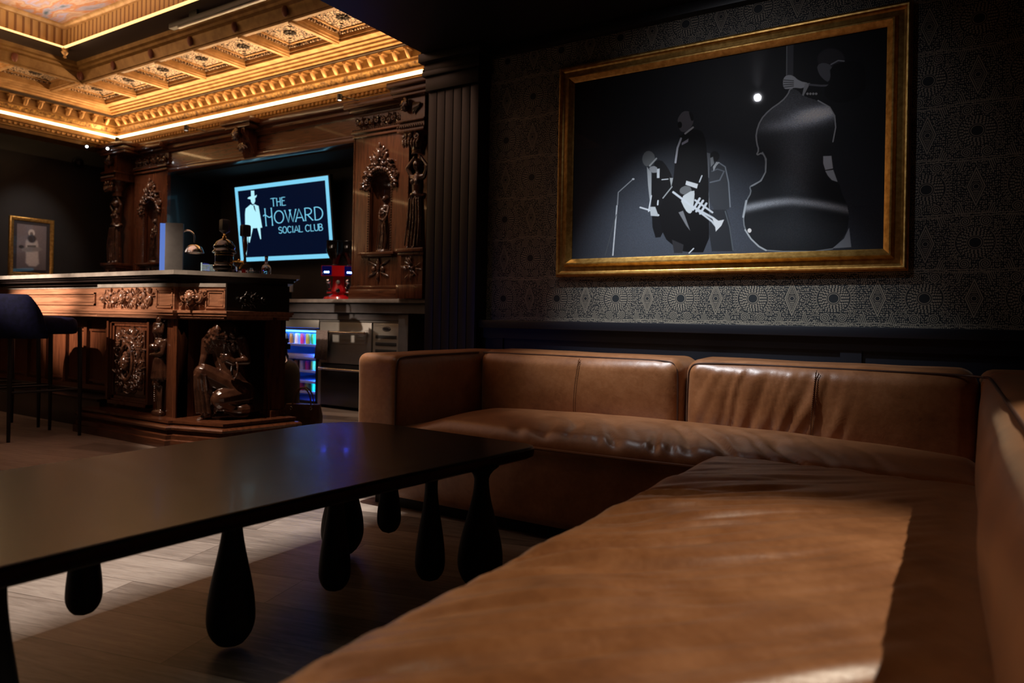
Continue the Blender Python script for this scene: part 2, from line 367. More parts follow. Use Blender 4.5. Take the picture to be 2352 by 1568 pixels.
ring([(.135, 2.94), (.135, 2.947), (.150, 2.949), (.150, 2.962)], 'dark_bead', DARKG, ceil)  # dark brown bead line below the crown
ring([(.150, 2.962), (.175, 2.965), (.178, 2.982), (.205, 2.985), (.210, 3.0), (.24, 3.002), (.245, 3.015), (.275, 3.02), (.30, 3.02), (.30, 3.10)], 'crown_moulding', GOLD, ceil)
def bracket():
    w = MB(); w.box((-.026, -.066, .034), (.026, 0, .05), .003); w.tube([(0, -.010, -.022), (0, -.020, -.012), (0, -.032, .004), (0, -.048, .02), (0, -.058, .036)], [.013, .018, .018, .017, .014], 8); return w
BR0 = None
def put_bracket(loc, rz):
    global BR0
    if BR0 is None: BR0 = bracket().obj('bracket', GOLD, ceil, world=False); o = BR0
    else: o = BR0.copy(); COL.objects.link(o); o.parent = ceil
    o.location = loc; o.rotation_euler = (0, 0, rz)
for k in range(32): put_bracket((-7.86+k*.134, CY-.066, 2.888), 0)
for k in range(24): put_bracket((CX+.066, CY-.175-k*.134, 2.888), PI/2)
# coffers
def coffer(x0, y0, x1, y1):
    z = 3.085; w = MB(); w.box((x0, y0, z), (x1, y1, z+.02)); cx, cy = (x0+x1)/2, (y0+y1)/2; sx, sy = (x1-x0)/2, (y1-y0)/2
    o = w.obj('coffer_panel', LACE, ceil)
    f = MB()
    for k, (d, h) in enumerate(((.0, .045), (.06, .010))):
        t = .014
        for a, b in (((x0+d, y0+d), (x1-d, y0+d+t)), ((x0+d, y1-d-t), (x1-d, y1-d)), ((x0+d, y0+d), (x0+d+t, y1-d)), ((x1-d-t, y0+d), (x1-d, y1-d))):
            f.box((a[0], a[1], z-h), (b[0], b[1], z+.001))
    f.obj('coffer_moulding', GOLD, o)
    g = MB()
    n = int((x1-x0-.06)/.028)
    for k in range(n):
        x = x0+.03+k*.028
        for y in (y0+.028, y1-.042): g.box((x, y, z-.022), (x+.014, y+.014, z))
    n = int((y1-y0-.06)/.028)
    for k in range(n):
        y = y0+.03+k*.028
        for x in (x0+.028, x1-.042): g.box((x, y, z-.022), (x+.014, y+.014, z))
    g.obj('bead_border', LACE, o)
    g = MB()
    for q in range(10):
        a = 2*PI*q/10; g.ell((cx+math.cos(a)*.036, cy+math.sin(a)*.036, z-.006), (.020, .009, .007), Matrix.Rotation(a, 3, 'Z'), 8, 6)
    g.ell((cx, cy, z-.010), (.014, .014, .012))
    for q in range(4):
        a = PI/4+PI/2*q; ux, uy = math.cos(a)*sx*1.15, math.sin(a)*sy*1.15
        for r_ in (.45, .62, .78): g.ell((cx+ux*r_, cy+uy*r_, z-.003), (.016, .006, .005), Matrix.Rotation(a+r_*3, 3, 'Z'), 8, 6)
    g.obj('rosette', DARKG, o)
xs = [-7.77, -7.19, -6.63, -6.03, -5.46, -4.88, -4.29, -3.70, -3.12]
w = MB()
for x in xs[1:]: w.box((x-.035, CY-.78, 3.02), (x+.035, CY-.29, 3.10), .006); w.box((x-.02, CY-.78, 3.008), (x+.02, CY-.29, 3.03), .004)
ys = [CY-.27-.56*k for k in range(1, 12)]
for y in ys: w.box((CX+.29, y-.035, 3.02), (CX+.78, y+.035, 3.10), .006); w.box((CX+.29, y-.02, 3.008), (CX+.78, y+.02, 3.03), .004)
w.obj('rib', GOLD, ceil)
for i in range(len(xs)-1): coffer(xs[i]+.035, CY-.75, xs[i+1]-.035, CY-.30)
yy = [CY-.78]+ys[1:]
for i in range(6): coffer(CX+.30, yy[i+1]+.035, CX+.75, yy[i]-.035)
ring([(.75, 3.10), (.75, 3.02), (.785, 3.018), (.79, 3.03), (.80, 3.035), (.83, 3.11), (.86, 3.12), (.865, 3.14), (.89, 3.15), (.90, 3.18)], 'inner_cove', GOLDD, ceil, -2.6)  # darker gilding puts the falloff of the cornice light into the colour
ring([(.90, 3.18), (.93, 3.185), (.95, 3.20), (1.10, 3.20)], 'dark_soffit', DARKG, ceil, -2.6)
w = MB()
CORB = mat('rust_corbel', (.22, .07, .04), .5)
for x in xs[1:]: w.ell((x, CY-.825, 3.085), (.028, .022, .05)); w.box((x-.03, CY-.86, 3.13), (x+.03, CY-.79, 3.145))
for y in ys: w.ell((CX+.825, y, 3.085), (.022, .028, .05))
w.obj('corbel', CORB, ceil)
ring([(1.10, 3.20), (1.115, 3.195), (1.125, 3.21)], 'panel_led_strip', LED2, ceil, -2.6)
FLUTE = mat('fluted_gold_band', (.5, .28, .09), .5, .2)
nn, ll, bb = nodes(FLUTE); vv = texcoord(FLUTE, (1, 1, 1)); sp = nn.new('ShaderNodeSeparateXYZ'); ll.new(vv, sp.inputs[0])
q = ((X(FLUTE.node_tree, sp.outputs[0])+X(FLUTE.node_tree, sp.outputs[1]))*100.).sin()*.5+.5
ll.new(ramp(FLUTE, q.v, [(.12, (.22, .10, .03)), (.35, (.52, .30, .10))]), bb.inputs['Base Color']); bump(FLUTE, q.v, .6, .01)
ring([(1.115, 3.21), (1.105, 3.23), (1.105, 3.365)], 'fluted_band', FLUTE, ceil, -2.6)
ring([(1.105, 3.365), (1.12, 3.37), (1.13, 3.39), (1.15, 3.40)], 'panel_edge', GOLD, ceil, -2.6)
MURAL = mat('painted_ceiling_clouds', (.4, .2, .1), .6)
nn, ll, bb = nodes(MURAL); vv = texcoord(MURAL, (.5, 1.6, 1), rot=(0, 0, .5)); f = noise_tex(MURAL, vv, 1.5, 3, .5, 1.6); f2 = noise_tex(MURAL, vv, 6, 6, .6, 1.)
hm = X(MURAL.node_tree, f)*.8+X(MURAL.node_tree, f2)*.2
ll.new(ramp(MURAL, hm.v, [(.34, (.08, .14, .18)), (.41, (.42, .36, .42)), (.46, (.55, .22, .08)), (.50, (.62, .42, .30)), (.54, (.50, .30, .20)), (.58, (.46, .42, .58)), (.64, (.62, .26, .05))]), bb.inputs['Base Color'])
w = MB(); w.box((CX+1.14, -3.2, 3.40), (-2.56, CY-1.14, 3.43)); w.obj('painted_panel', MURAL, ceil)
area('panel_cove_light', (-5.0, 1.6, 3.22), (-5.0, 1.6, 4), 62, (1, .80, .62), 3.6, 3.2)
area('cornice_cove_light', (-5.8, 4.25, 2.72), (-5.8, 3.95, 3.1), 27, (1, .63, .32), 4.3, .03)
area('cornice_cove_light', (-7.88, 2.4, 2.72), (-7.6, 2.4, 3.1), 25, (1, .63, .32), .03, 3.6)
# finial and track
f = MB(); f.lathe([(.001, -.06), (.014, -.05), (.008, -.035), (.022, -.02), (.03, -.005), (.02, .01), (.03, .03), (.035, .04)], (CX+1.10, CY-1.10, 3.17), 12)
f.obj('finial', GOLD, ceil)
t = thing('track_light', 'black and silver track hanging under the ornate ceiling beside the painted panel', 'light fitting', (-5.0, 3.40, 3.10))
B('track', (-5.45, 3.375, 3.11), (-3.6, 3.425, 3.15), BLACK, t, .004); B('rail', (-5.35, 3.39, 3.098), (-3.6, 3.41, 3.112), STEEL, t); B('mount', (-5.2, 3.39, 3.15), (-5.1, 3.41, 3.20), BLACK, t)

# ------------------------------------------------------------------ sofa
def fbm(x, y, z=0.): return noise.noise(Vector((x, y, z)))
def rbox(name, a, b, r, parent, m, res=.012, disp=None, label=None, sub=0):
    """rounded upholstered block from a to b; disp(p, nrm) -> offset vector"""
    a = Vector(a); b = Vector(b); c = (a+b)/2; h = (b-a)/2; r = min(r, min(h)*.98)
    vs = []; fs = []; idx = {}
    n = [max(4, int(2*h[i]/res)) for i in range(3)]
    def g(i, k): return -h[k]+2*h[k]*i/n[k]
    def vid(i, j, k):
        key = (i, j, k)
        if key not in idx:
            q = Vector((g(i, 0), g(j, 1), g(k, 2))); inn = Vector([max(-(h[d]-r), min(h[d]-r, q[d])) for d in range(3)])
            dv = q-inn; L = dv.length; nr = dv/L if L > 1e-9 else Vector((0, 0, 1)); p = inn+nr*r
            if disp: p = p+disp(p+c, nr, p, h)
            idx[key] = len(vs); vs.append(p+c)
        return idx[key]
    for (u, v, w_) in ((0, 1, 2), (1, 2, 0), (2, 0, 1)):
        for side in (0, n[w_]):
            for i in range(n[u]):
                for j in range(n[v]):
                    q = []
                    for (di, dj) in ((0, 0), (1, 0), (1, 1), (0, 1)):
                        t3 = [0, 0, 0]; t3[u] = i+di; t3[v] = j+dj; t3[w_] = side; q.append(vid(*t3))
                    fs.append(tuple(q) if side else tuple(q[::-1]))
    w = MB(); w.v = [tuple(v) for v in vs]; w.f = fs
    return w.obj(name, m, parent, label=label, angle=75, sub=sub)
def puff(ax, sign, amt, wr=None):
    o = [i for i in range(3) if i != ax]
    def d(P, nr, p, h):
        f = max(0, 1-(p[o[0]]/h[o[0]])**2)**.75*max(0, 1-(p[o[1]]/h[o[1]])**2)**.75
        t = max(0., nr[ax]*sign); v = Vector((0, 0, 0)); v[ax] = sign*amt*f*t
        n0 = fbm(P.x*5, P.y*5, P.z*5)*.004
        v += nr*n0
        if wr: v += nr*wr(P)*t
        return v
    return d
def ss(a, b, x): t = max(0, min(1, (x-a)/(b-a))); return t*t*(3-2*t)
sofa = thing('sectional_sofa', 'large tan leather L-shaped sectional sofa under the framed jazz picture', 'sofa', (-.9, 2.6, 0))
# plinths
w = MB(); w.box((-2.12, 2.30, 0), (.30, 3.05, .06)); w.box((-.58, -1.0, 0), (.30, 2.30, .06)); w.obj('plinth', BLACKR, sofa)
def wr_back(P):   # folds across the front of the back run of the seat
    k = ss(-1.55, -1.2, P.x)*(1-ss(-.45, .0, P.x))*(1-ss(2.36, 2.68, P.y))*ss(2.235, 2.27, P.y)
    s = P.x+.55*(P.y-2.25)+.06*fbm(P.x*4, P.y*4, 2.)
    a = fbm(s*17, P.y*3, 1.)+.55*fbm(s*38, P.y*4, 4.); return k*.015*(a-.5*abs(a))
def seat_h(P, nr, p, h):
    v = puff(2, 1, .038)(P, nr, p, h); t = max(0, nr.z); v += nr*wr_back(P)*1.0
    v.z -= .045*t*(1-ss(-1.98, -1.72, P.x)) + .05*t*ss(2.66, 2.86, P.y); return v
rbox('seat_base', (-1.985, 2.245, .05), (.30, 2.95, .345), .02, sofa, LEATHER, .03)
rbox('seat_cushion', (-1.985, 2.235, .28), (.08, 2.93, .385), .052, sofa, LEATHER, .011, seat_h)
def wr_right(P):
    e = P.x+.64; k = (1-.72*ss(.10, .50, e))*ss(.0, .06, e)*(1-ss(.55, .66, e))
    s = P.y-.42*e-.9*e*e+.035*fbm(P.x*3, P.y*3, 5.)
    a = fbm(s*21, e*3, 9.)+.5*fbm(s*46, e*5, 2.); b = fbm(s*12, e*2, 3.)
    far = 1-.6*ss(1.6, 2.1, P.y)
    return far*k*(.026*(a-.45*abs(a))+.016*b)
def seat_r(P, nr, p, h):
    v = puff(2, 1, .040)(P, nr, p, h); v += nr*wr_right(P)*max(0, nr.z); return v
rbox('seat_base', (-.645, -.9, .05), (.06, 2.26, .345), .02, sofa, LEATHER, .03)
rbox('seat_cushion', (-.655, -.9, .285), (.09, 2.235, .393), .060, sofa, LEATHER, .010, seat_r)
def wr_bc(sd):
    def f(P):
        if sd == 0: return .010*fbm(P.z*14+P.x*16, P.x*3-P.z*3, 3.)*ss(-1.15, -.98, P.x)*ss(.45, .6, P.z)
        k = ss(-.93, -.85, P.x)*(1-ss(-.42, -.25, P.x))*(1-ss(.60, .635, P.z))
        s = P.x-.30*(P.z-.5)+.03*fbm(P.x*5, P.z*5, 8.); a = fbm(s*24, P.z*3, 6.)+.5*fbm(s*50, P.z*4, 7.); return k*.009*(a-.4*abs(a))
    return f
rbox('back_cushion', (-1.972, 2.845, .30), (-.952, 3.13, .655), .062, sofa, LEATHER, .010, puff(1, -1, .040, wr_bc(0)))
rbox('back_cushion', (-.945, 2.845, .30), (.075, 3.13, .655), .062, sofa, LEATHER, .010, puff(1, -1, .040, wr_bc(1)))
rbox('arm', (-2.20, 2.245, .05), (-1.968, 3.13, .645), .040, sofa, LEATHER, .014, puff(0, 1, .012))
def rb(P, nr, p, h):
    v = puff(0, -1, .045)(P, nr, p, h); k = max(0, -nr.x)
    s = P.y+.5*P.z+.05*fbm(P.y*3, P.z*3, 1.); v += nr*k*.004*fbm(s*3, P.z*2, 2.); return v
rbox('back_cushion', (.082, -.9, .30), (.36, 2.84, .655), .05, sofa, LEATHER, .012, rb)
rbox('corner_block', (.078, 2.80, .05), (.36, 3.13, .652), .045, sofa, LEATHER, .02, puff(2, 1, .006))
rbox('back_base', (.085, -.9, .05), (.355, 2.84, .32), .02, sofa, LEATHER, .04)
def piping(pts, m=PIPE, r=.0042):
    P = [Vector(p) for p in pts]; out = []
    for i in range(len(P)-1):
        for k in range(6): out.append(P[i].lerp(P[i+1], k/6))
    out.append(P[-1])
    for _ in range(3): out = [out[0]]+[(out[i-1]+out[i]*2+out[i+1])/4 for i in range(1, len(out)-1)]+[out[-1]]
    w = MB(); w.tube(out, r, 8); w.obj('piping', m, sofa)
piping([(-1.97, 2.236, .338), (-1.3, 2.226, .336), (-.9, 2.226, .338), (-.30, 2.236, .345)], PIPEL, .006)
piping([(-1.978, 2.254, .08), (-1.976, 2.254, .30), (-1.976, 2.254, .58), (-1.977, 2.266, .626), (-1.977, 2.32, .636), (-1.977, 2.86, .638)])
piping([(-1.95, 2.863, .638), (-1.5, 2.860, .640), (-1.06, 2.861, .640), (-.995, 2.862, .634), (-.972, 2.860, .60), (-.969, 2.859, .50), (-.969, 2.859, .36)])
piping([(-.928, 2.859, .36), (-.928, 2.859, .50), (-.925, 2.860, .60), (-.905, 2.862, .634), (-.8, 2.861, .640), (-.45, 2.860, .641), (-.02, 2.858, .640), (.05, 2.84, .640), (.085, 2.79, .640)])
piping([(.085, 2.79, .640), (.096, 2.72, .645), (.096, 2.0, .646), (.096, 1.2, .646), (.096, .3, .646), (.096, -.6, .646)])
piping([(-.662, -.8, .34), (-.664, 1.0, .342), (-.662, 2.1, .342)], PIPEL, .005)
for X0, sgn in ((-1.43, 1), (-.45, 1)):
    w = MB()
    for dxx in (0, .010):
        n_ = 34
        for k in range(n_):
            z0 = .37+k*.0076; f_ = 1.33*max(0, 1-((z0-.4775)/.1775)**2)**.75; xx = X0+dxx+.10*(z0-.37)*.6
            w.box((xx, 2.844-.030*f_-.002, z0), (xx+.0016, 2.846-.030*f_, z0+.0045))
    w.obj('stitching', PIPE, sofa)
for X0 in (-1.428, -.448):
    w = MB()
    pts = []
    for k in range(14):
        z0 = .36+k*.021; f_ = 1.33*max(0, 1-((min(z0, .65)-.4775)/.1775)**2)**.75; pts.append((X0+.06*(z0-.37), 2.8445-.030*f_, min(z0, .635)))
    w.tube(pts, .0022, 6); w.obj('seam', PIPEL, sofa)

# ------------------------------------------------------------------ coffee table
TBL = wood('black_brown_tabletop', (.0018, .0012, .001), (.0045, .0028, .0022), .27, 'y', 4, .04, .08)
TBL.node_tree.nodes['Principled BSDF'].inputs['Specular IOR Level'].default_value = .36
TBLK = mat('blackened_leg', (.004, .004, .005), .6, spec=.25)
table = thing('coffee_table', 'long black-brown coffee table standing on teardrop shaped legs', 'table', (-1.6, .9, 0))
def rounded_poly(P, r, n=7):
    out = []; N = len(P)
    for i in range(N):
        p = Vector(P[i]); a = (Vector(P[i-1])-p); b = (Vector(P[(i+1) % N])-p); ra = min(r[i], a.length*.45, b.length*.45); a.normalize(); b.normalize()
        s_, e_ = p+a*ra, p+b*ra
        for k in range(n+1): t = k/n; out.append(tuple(s_*(1-t)**2+p*2*t*(1-t)+e_*t*t))
    return out
poly = rounded_poly([(-1.30, -.35), (-1.232, .95), (-1.118, 1.985), (-2.02, 2.03), (-2.02, -.35)], [.1, .5, .07, .24, .15])
w = MB(); n = len(poly); c = Vector((-1.6, .9))
def inset(d): return [(p[0]+(c.x-p[0])*d/.45, p[1]+(c.y-p[1])*d/1.0) for p in poly]
lay = [(inset(.012), .362), (inset(.002), .368), (poly, .378), (poly, .392), (inset(.003), .3985), (inset(.008), .400)]
for ring_, z in lay: w.v += [(x, y, z) for x, y in ring_]
for i in range(len(lay)-1):
    for k in range(n): w.f.append((i*n+k, i*n+(k+1) % n, (i+1)*n+(k+1) % n, (i+1)*n+k))
w.f.append(tuple(range(n-1, -1, -1))); w.f.append(tuple((len(lay)-1)*n+k for k in range(n)))
w.obj('tabletop', TBL, table, angle=12)
def drip(x, y, zb, R, neck, flare=True):
    H_ = .366-zb; w = MB(); pr = []
    for k in range(30):
        t = k/29                        # 0 bottom .. 1 top
        zz = zb+H_*t; bulb = R*1.0
        zc = R*1.25/H_                  # height of widest point
        if t < zc: r_ = R*math.sqrt(max(0, 1-((zc-t)/zc)**2))
        else:
            u = (t-zc)/(1-zc); r_ = neck+(R-neck)*(1-ss(0, .86, u))
            if flare and u > .86: r_ += neck*1.3*((u-.86)/.14)**2
        pr.append((max(r_, .0005), zz))
    w.lathe(pr, (x, y, 0), 28); w.obj('leg', TBLK, table)
for a in ((-1.463, 1.092, .003, .056, .021), (-1.180, 1.735, .003, .067, .022), (-1.266, 1.606, .045, .043, .018), (-1.363, 1.33, .082, .041, .020),
          (-1.72, 1.71, .003, .070, .024), (-1.565, 1.765, .092, .039, .016), (-1.657, .850, .115, .037, .020), (-1.400, .565, .003, .048, .022),
          (-1.35, .02, .003, .058, .022), (-1.80, .15, .003, .058, .022), (-1.60, .10, .10, .04, .018)):
    drip(*a)
# ------------------------------------------------------------------ pictures
def pane_mat():
    m = bpy.data.materials.new('picture_glass'); m.use_nodes = True; n = m.node_tree.nodes; l = m.node_tree.links; n.clear()
    o = n.new('ShaderNodeOutputMaterial'); t = n.new('ShaderNodeBsdfTransparent'); g = n.new('ShaderNodeBsdfGlossy'); g.inputs['Roughness'].default_value = .02
    f = n.new('ShaderNodeLayerWeight'); f.inputs['Blend'].default_value = .5; x = X(m.node_tree, f.outputs['Facing']); x = x.op('POWER', 4.)*.6+.028
    mx = n.new('ShaderNodeMixShader'); l.new(x.v, mx.inputs[0]); l.new(t.outputs[0], mx.inputs[1]); l.new(g.outputs[0], mx.inputs[2]); l.new(mx.outputs[0], o.inputs[0]); return m
PANE = pane_mat()
def inkmat(name, attr='Col', rough=.4):
    m = mat(name, (1, 1, 1), rough); n, l, b = nodes(m); a = n.new('ShaderNodeAttribute'); a.attribute_name = attr; l.new(a.outputs['Color'], b.inputs['Base Color']); return m
def print_mesh(name, m, parent, P0, U, V, nu, nv, paint):
    """flat printed sheet: P0 + u*U + v*V; paint(u, v) -> rgb arrays"""
    u = np.linspace(0, 1, nu); v = np.linspace(0, 1, nv); UU, VV = np.meshgrid(u, v)
    P = np.array(P0)[None, None]+UU[..., None]*np.array(U)+VV[..., None]*np.array(V); P = P.reshape(-1, 3)
    i = np.arange(nu-1); j = np.arange(nv-1); I, J = np.meshgrid(i, j); a = (J*nu+I).ravel(); F_ = np.stack([a, a+1, a+nu+1, a+nu], 1)
    me = bpy.data.meshes.new(name); me.vertices.add(len(P)); me.vertices.foreach_set('co', P.ravel()); me.loops.add(F_.size); me.polygons.add(len(F_))
    me.polygons.foreach_set('loop_start', np.arange(len(F_))*4); me.polygons.foreach_set('loop_total', np.full(len(F_), 4)); me.loops.foreach_set('vertex_index', F_.ravel()); me.update()
    c = np.clip(paint(UU, VV), 0, 1); c = np.concatenate([c, np.ones(c.shape[:2]+(1,))], -1).reshape(-1, 4)
    at = me.color_attributes.new('Col', 'FLOAT_COLOR', 'POINT'); at.data.foreach_set('color', c.astype(np.float32).ravel()); me.materials.append(m)
    o = bpy.data.objects.new(name, me); COL.objects.link(o); o.parent = parent
    if parent: o.location = -Vector(parent.location)
    return o
class Ink:
    def __init__(s, A, B_, base): s.A = A; s.B = B_; s.c = np.ones(A.shape+(3,))*np.array(base)
    def put(s, mask, col, k=1.): mk = np.clip(mask*k, 0, 1)[..., None]; s.c = s.c*(1-mk)+np.array(col)*mk
    def segd(s, p, q):
        px, py = s.A-p[0], s.B-p[1]; dx, dy = q[0]-p[0], q[1]-p[1]; t = np.clip((px*dx+py*dy)/(dx*dx+dy*dy+1e-9), 0, 1); return np.hypot(px-t*dx, py-t*dy)
    def line(s, pts, w, col, k=1., soft=1.): 
        d = np.min([s.segd(pts[i], pts[i+1]) for i in range(len(pts)-1)], 0); s.put(1-(d-w)/soft, col, 1.) if k == 1 else s.put(np.clip(1-(d-w)/soft, 0, 1)*k, col)
    def inside(s, pts):
        r = np.zeros(s.A.shape, bool); n = len(pts)
        for i in range(n):
            x1, y1 = pts[i]; x2, y2 = pts[(i+1) % n]; c = ((y1 > s.B) != (y2 > s.B)); xx = (x2-x1)*(s.B-y1)/((y2-y1) or 1e-9)+x1; r ^= c & (s.A < xx)
        return r
    def poly(s, pts, col, k=1., soft=1.):
        d = np.min([s.segd(pts[i], pts[(i+1) % len(pts)]) for i in range(len(pts))], 0); i = s.inside(pts); sd = np.where(i, -d, d); s.put(np.clip(.5-sd/soft, 0, 1)*k, col)
    def ell(s, c, r, col, k=1., soft=.15, rot=0.):
        x = s.A-c[0]; y = s.B-c[1]; a, b = math.cos(rot), math.sin(rot); q = np.hypot((x*a+y*b)/r[0], (-x*b+y*a)/r[1]); s.put(np.clip((1-q)/soft+.5, 0, 1)*k, col)
def smooth(pts, it=2):
    for _ in range(it):
        o = []
        for i in range(len(pts)):
            p, q = pts[i], pts[(i+1) % len(pts)]; o += [(.75*p[0]+.25*q[0], .75*p[1]+.25*q[1]), (.25*p[0]+.75*q[0], .25*p[1]+.75*q[1])]
        pts = o
    return pts
def frame_sweep(x0, x1, z0, z1, yb, prof, name, m, parent, side='y'):
    w = MB()
    if side == 'y': w.M = Matrix(((1, 0, 0, 0), (0, 0, -1, yb), (0, 1, 0, 0), (0, 0, 0, 1)))
    else: w.M = Matrix(((0, 0, 1, yb), (1, 0, 0, 0), (0, 1, 0, 0), (0, 0, 0, 1)))
    w.sweep([(x0, z0), (x1, z0), (x1, z1), (x0, z1)], prof, True); return w.obj(name, m, parent)

pic = thing('framed_picture', 'large gilt framed black and white jazz stage photograph on the patterned wallpaper', 'picture', (-.955, 3.25, 1.02))
frame_sweep(-1.662, -.25, 1.115, 2.012, 3.25, [(0, .012), (0, .030), (.006, .034), (.022, .052), (.028, .052), (.040, .030), (.060, .026), (.067, .030), (.071, .042), (.077, .044), (.083, .040), (.084, .03), (.090, .028), (.091, 0)], 'picture_frame', GILT, pic)
def paint_jazz(u, v):
    # the artwork's own drawing grid: the sheet seen from the sofa, as a plain projective map of (u, v)
    Xw = -1.668+u*1.424; Zw = 1.109+v*.909; Yw = 3.228
    cr, sr = math.cos(ROLL), math.sin(ROLL)
    a = Xw*rt.x+Yw*rt.y+(Zw-.8)*rt.z; b = -(Xw*up.x+Yw*up.y+(Zw-.8)*up.z); d = Xw*fwd.x+Yw*fwd.y
    x = FPX*a/d+1176; y = FPX*b/d+PY
    rs = np.random.RandomState(3); gr = rs.rand(*x.shape)
    K = Ink(x, y, (.010, .011, .014)); c = K.c
    glow = np.exp(-((x-1640)/420)**2-((y-560)/190)**2); c += (glow*.075)[..., None]*np.array((.75, .88, 1.15))
    band = np.clip((y-440)/60, 0, 1)*np.clip((1500-x)/300, .0, 1); c += (band*.012)[..., None]*np.array((.8, .9, 1.2))
    c *= (1+.35*(gr-.5))[..., None]; K.c = c
    Z2 = lambda pts: [(1380+px/3.92, 230+py/3.92) for px, py in pts]
    Z3 = lambda pts: [(1680+px/3.0156, 80+py/3.0156) for px, py in pts]
    wht = (.55, .6, .66)
    # microphone stand
    K.line(Z2([(108, 1395), (145, 950)]), .9, wht); K.line(Z2([(150, 940), (157, 830), (290, 710)]), .6, (.3, .33, .37)); K.ell(Z2([(292, 710)])[0], (3, 2), wht); K.line(Z2([(40, 1395), (110, 1130), (140, 1030)]), .3, (.08, .09, .1))
    # right hand musician, grey suit seen from behind
    K.poly(smooth(Z2([(975, 690), (1000, 590), (1060, 555), (1125, 600), (1150, 700), (1165, 985), (1120, 985), (985, 985)]), 1), (.045, .05, .06))
    K.line(Z2([(1060, 560), (1120, 600), (1150, 740), (1165, 960)]), .8, (.20, .23, .27)); K.line(Z2([(1000, 640), (1050, 620), (1110, 640)]), .8, (.12, .14, .17)); K.line(Z2([(985, 740), (1070, 720), (1110, 640)]), 1., (.14, .16, .19))
    K.poly(Z2([(985, 985), (1130, 985), (1165, 1120), (1195, 1360), (1080, 1360), (1000, 1360), (975, 1200)]), (.028, .031, .038)); K.line(Z2([(1120, 1000), (1160, 1140), (1190, 1350)]), .8, (.10, .12, .14))
    K.ell(Z2([(1025, 505)])[0], (11, 12), (.012, .012, .014)); K.poly(Z2([(985, 520), (1010, 510), (1020, 570), (990, 600)]), (.22, .24, .26)); K.poly(Z2([(1010, 600), (1040, 555), (1070, 560), (1040, 590), (1015, 640)]), (.4, .43, .46))
    K.poly(Z2([(950, 470), (985, 480), (975, 700), (955, 690)]), (.12, .13, .15)); K.line(Z2([(955, 640), (975, 980)]), .6, wht)
    # left hand musician, leaning forward
    K.poly(smooth(Z2([(470, 560), (540, 530), (600, 600), (650, 700), (640, 900), (560, 1230), (470, 1240), (450, 850)]), 1), (.008, .008, .010))
    K.poly(smooth(Z2([(368, 520), (400, 460), (450, 455), (490, 500), (480, 560), (420, 600), (385, 580)]), 1), (.12, .13, .14)); K.line(Z2([(440, 590), (500, 525)]), 1.3, (.35, .38, .4)); K.poly(Z2([(415, 600), (455, 650), (455, 850), (440, 900), (425, 760)]), (.32, .35, .38))
    K.line(Z2([(455, 860), (430, 1000)]), .9, wht); K.line(Z2([(355, 965), (440, 990), (520, 1035)]), 1.2, wht); K.poly(Z2([(440, 960), (490, 960), (520, 1045), (450, 1040)]), (.42, .46, .5))
    K.poly(smooth(Z2([(430, 600), (500, 590), (520, 650), (450, 655)]), 1), (.28, .30, .33)); K.poly(Z2([(505, 620), (530, 615), (528, 700), (505, 700)]), wht); K.poly(Z2([(620, 700), (650, 700), (635, 780)]), (.35, .38, .4)); K.line(Z2([(550, 715), (605, 710)]), .5, wht)
    K.line(Z2([(515, 905), (512, 940)]), 1.1, wht)
    # central musician in a dark suit, head up, trumpet held low
    K.poly(smooth(Z2([(560, 880), (640, 800), (665, 600), (670, 430), (720, 320), (790, 265), (880, 262), (930, 300), (955, 430), (975, 860), (975, 1370), (760, 1370), (680, 1330), (560, 1230), (520, 1010)]), 1), (.0065, .0065, .008))
    K.poly(smooth(Z2([(700, 150), (740, 98), (800, 100), (838, 150), (830, 220), (780, 280), (730, 290), (700, 250), (712, 205), (688, 190)]), 1), (.11, .105, .12)); K.ell(Z2([(712, 222)])[0], (5, 7.5), (.004, .004, .004)); K.poly(smooth(Z2([(790, 100), (830, 120), (840, 180), (815, 190), (800, 140)]), 1), (.008, .008, .009))
    K.line(Z2([(760, 300), (830, 245)]), 1.5, (.45, .47, .5)); K.line(Z2([(722, 345), (690, 430), (672, 560)]), 1.6, (.42, .44, .5)); K.poly(Z2([(728, 385), (790, 345), (785, 375), (730, 405)]), (.26, .26, .32)); K.poly(Z2([(700, 320), (745, 310), (745, 335), (705, 330)]), (.01, .01, .01))
    K.line(Z2([(640, 780), (560, 880)]), .8, (.3, .33, .35)); K.line(Z2([(910, 680), (888, 735)]), .9, wht)
    K.poly(Z2([(770, 725), (875, 755), (865, 795), (762, 760)]), (.62, .66, .7)); K.poly(smooth(Z2([(715, 790), (770, 765), (820, 790), (810, 860), (740, 850), (708, 830)]), 1), (.13, .14, .15))
    K.poly(Z2([(700, 1010), (740, 995), (803, 1172), (770, 1130)]), (.17, .18, .2))
    K.poly(smooth(Z2([(710, 880), (840, 800), (845, 860), (825, 1000), (800, 1025), (760, 990)]), 1), (.52, .57, .6))
    K.line(Z2([(652, 828), (820, 955), (1010, 1060), (1070, 1110)]), 1.9, wht); K.line(Z2([(850, 900), (1005, 1010)]), 1.6, wht); K.line(Z2([(830, 960), (1000, 1090), (1040, 1140)]), 1.6, wht)
    for a_, b_ in (((890, 885), (830, 985)), ((920, 905), (860, 1000)), ((950, 930), (895, 1020))): K.line(Z2([a_, b_]), 2., wht)
    K.poly(Z2([(1000, 1050), (1060, 1085), (1110, 1075), (1085, 1130), (1035, 1182), (1030, 1140)]), (.66, .7, .74))
    K.poly(Z2([(640, 1255), (745, 1300), (735, 1375), (660, 1375)]), (.03, .03, .035)); K.line(Z2([(795, 1375), (835, 1335)]), .8, wht)
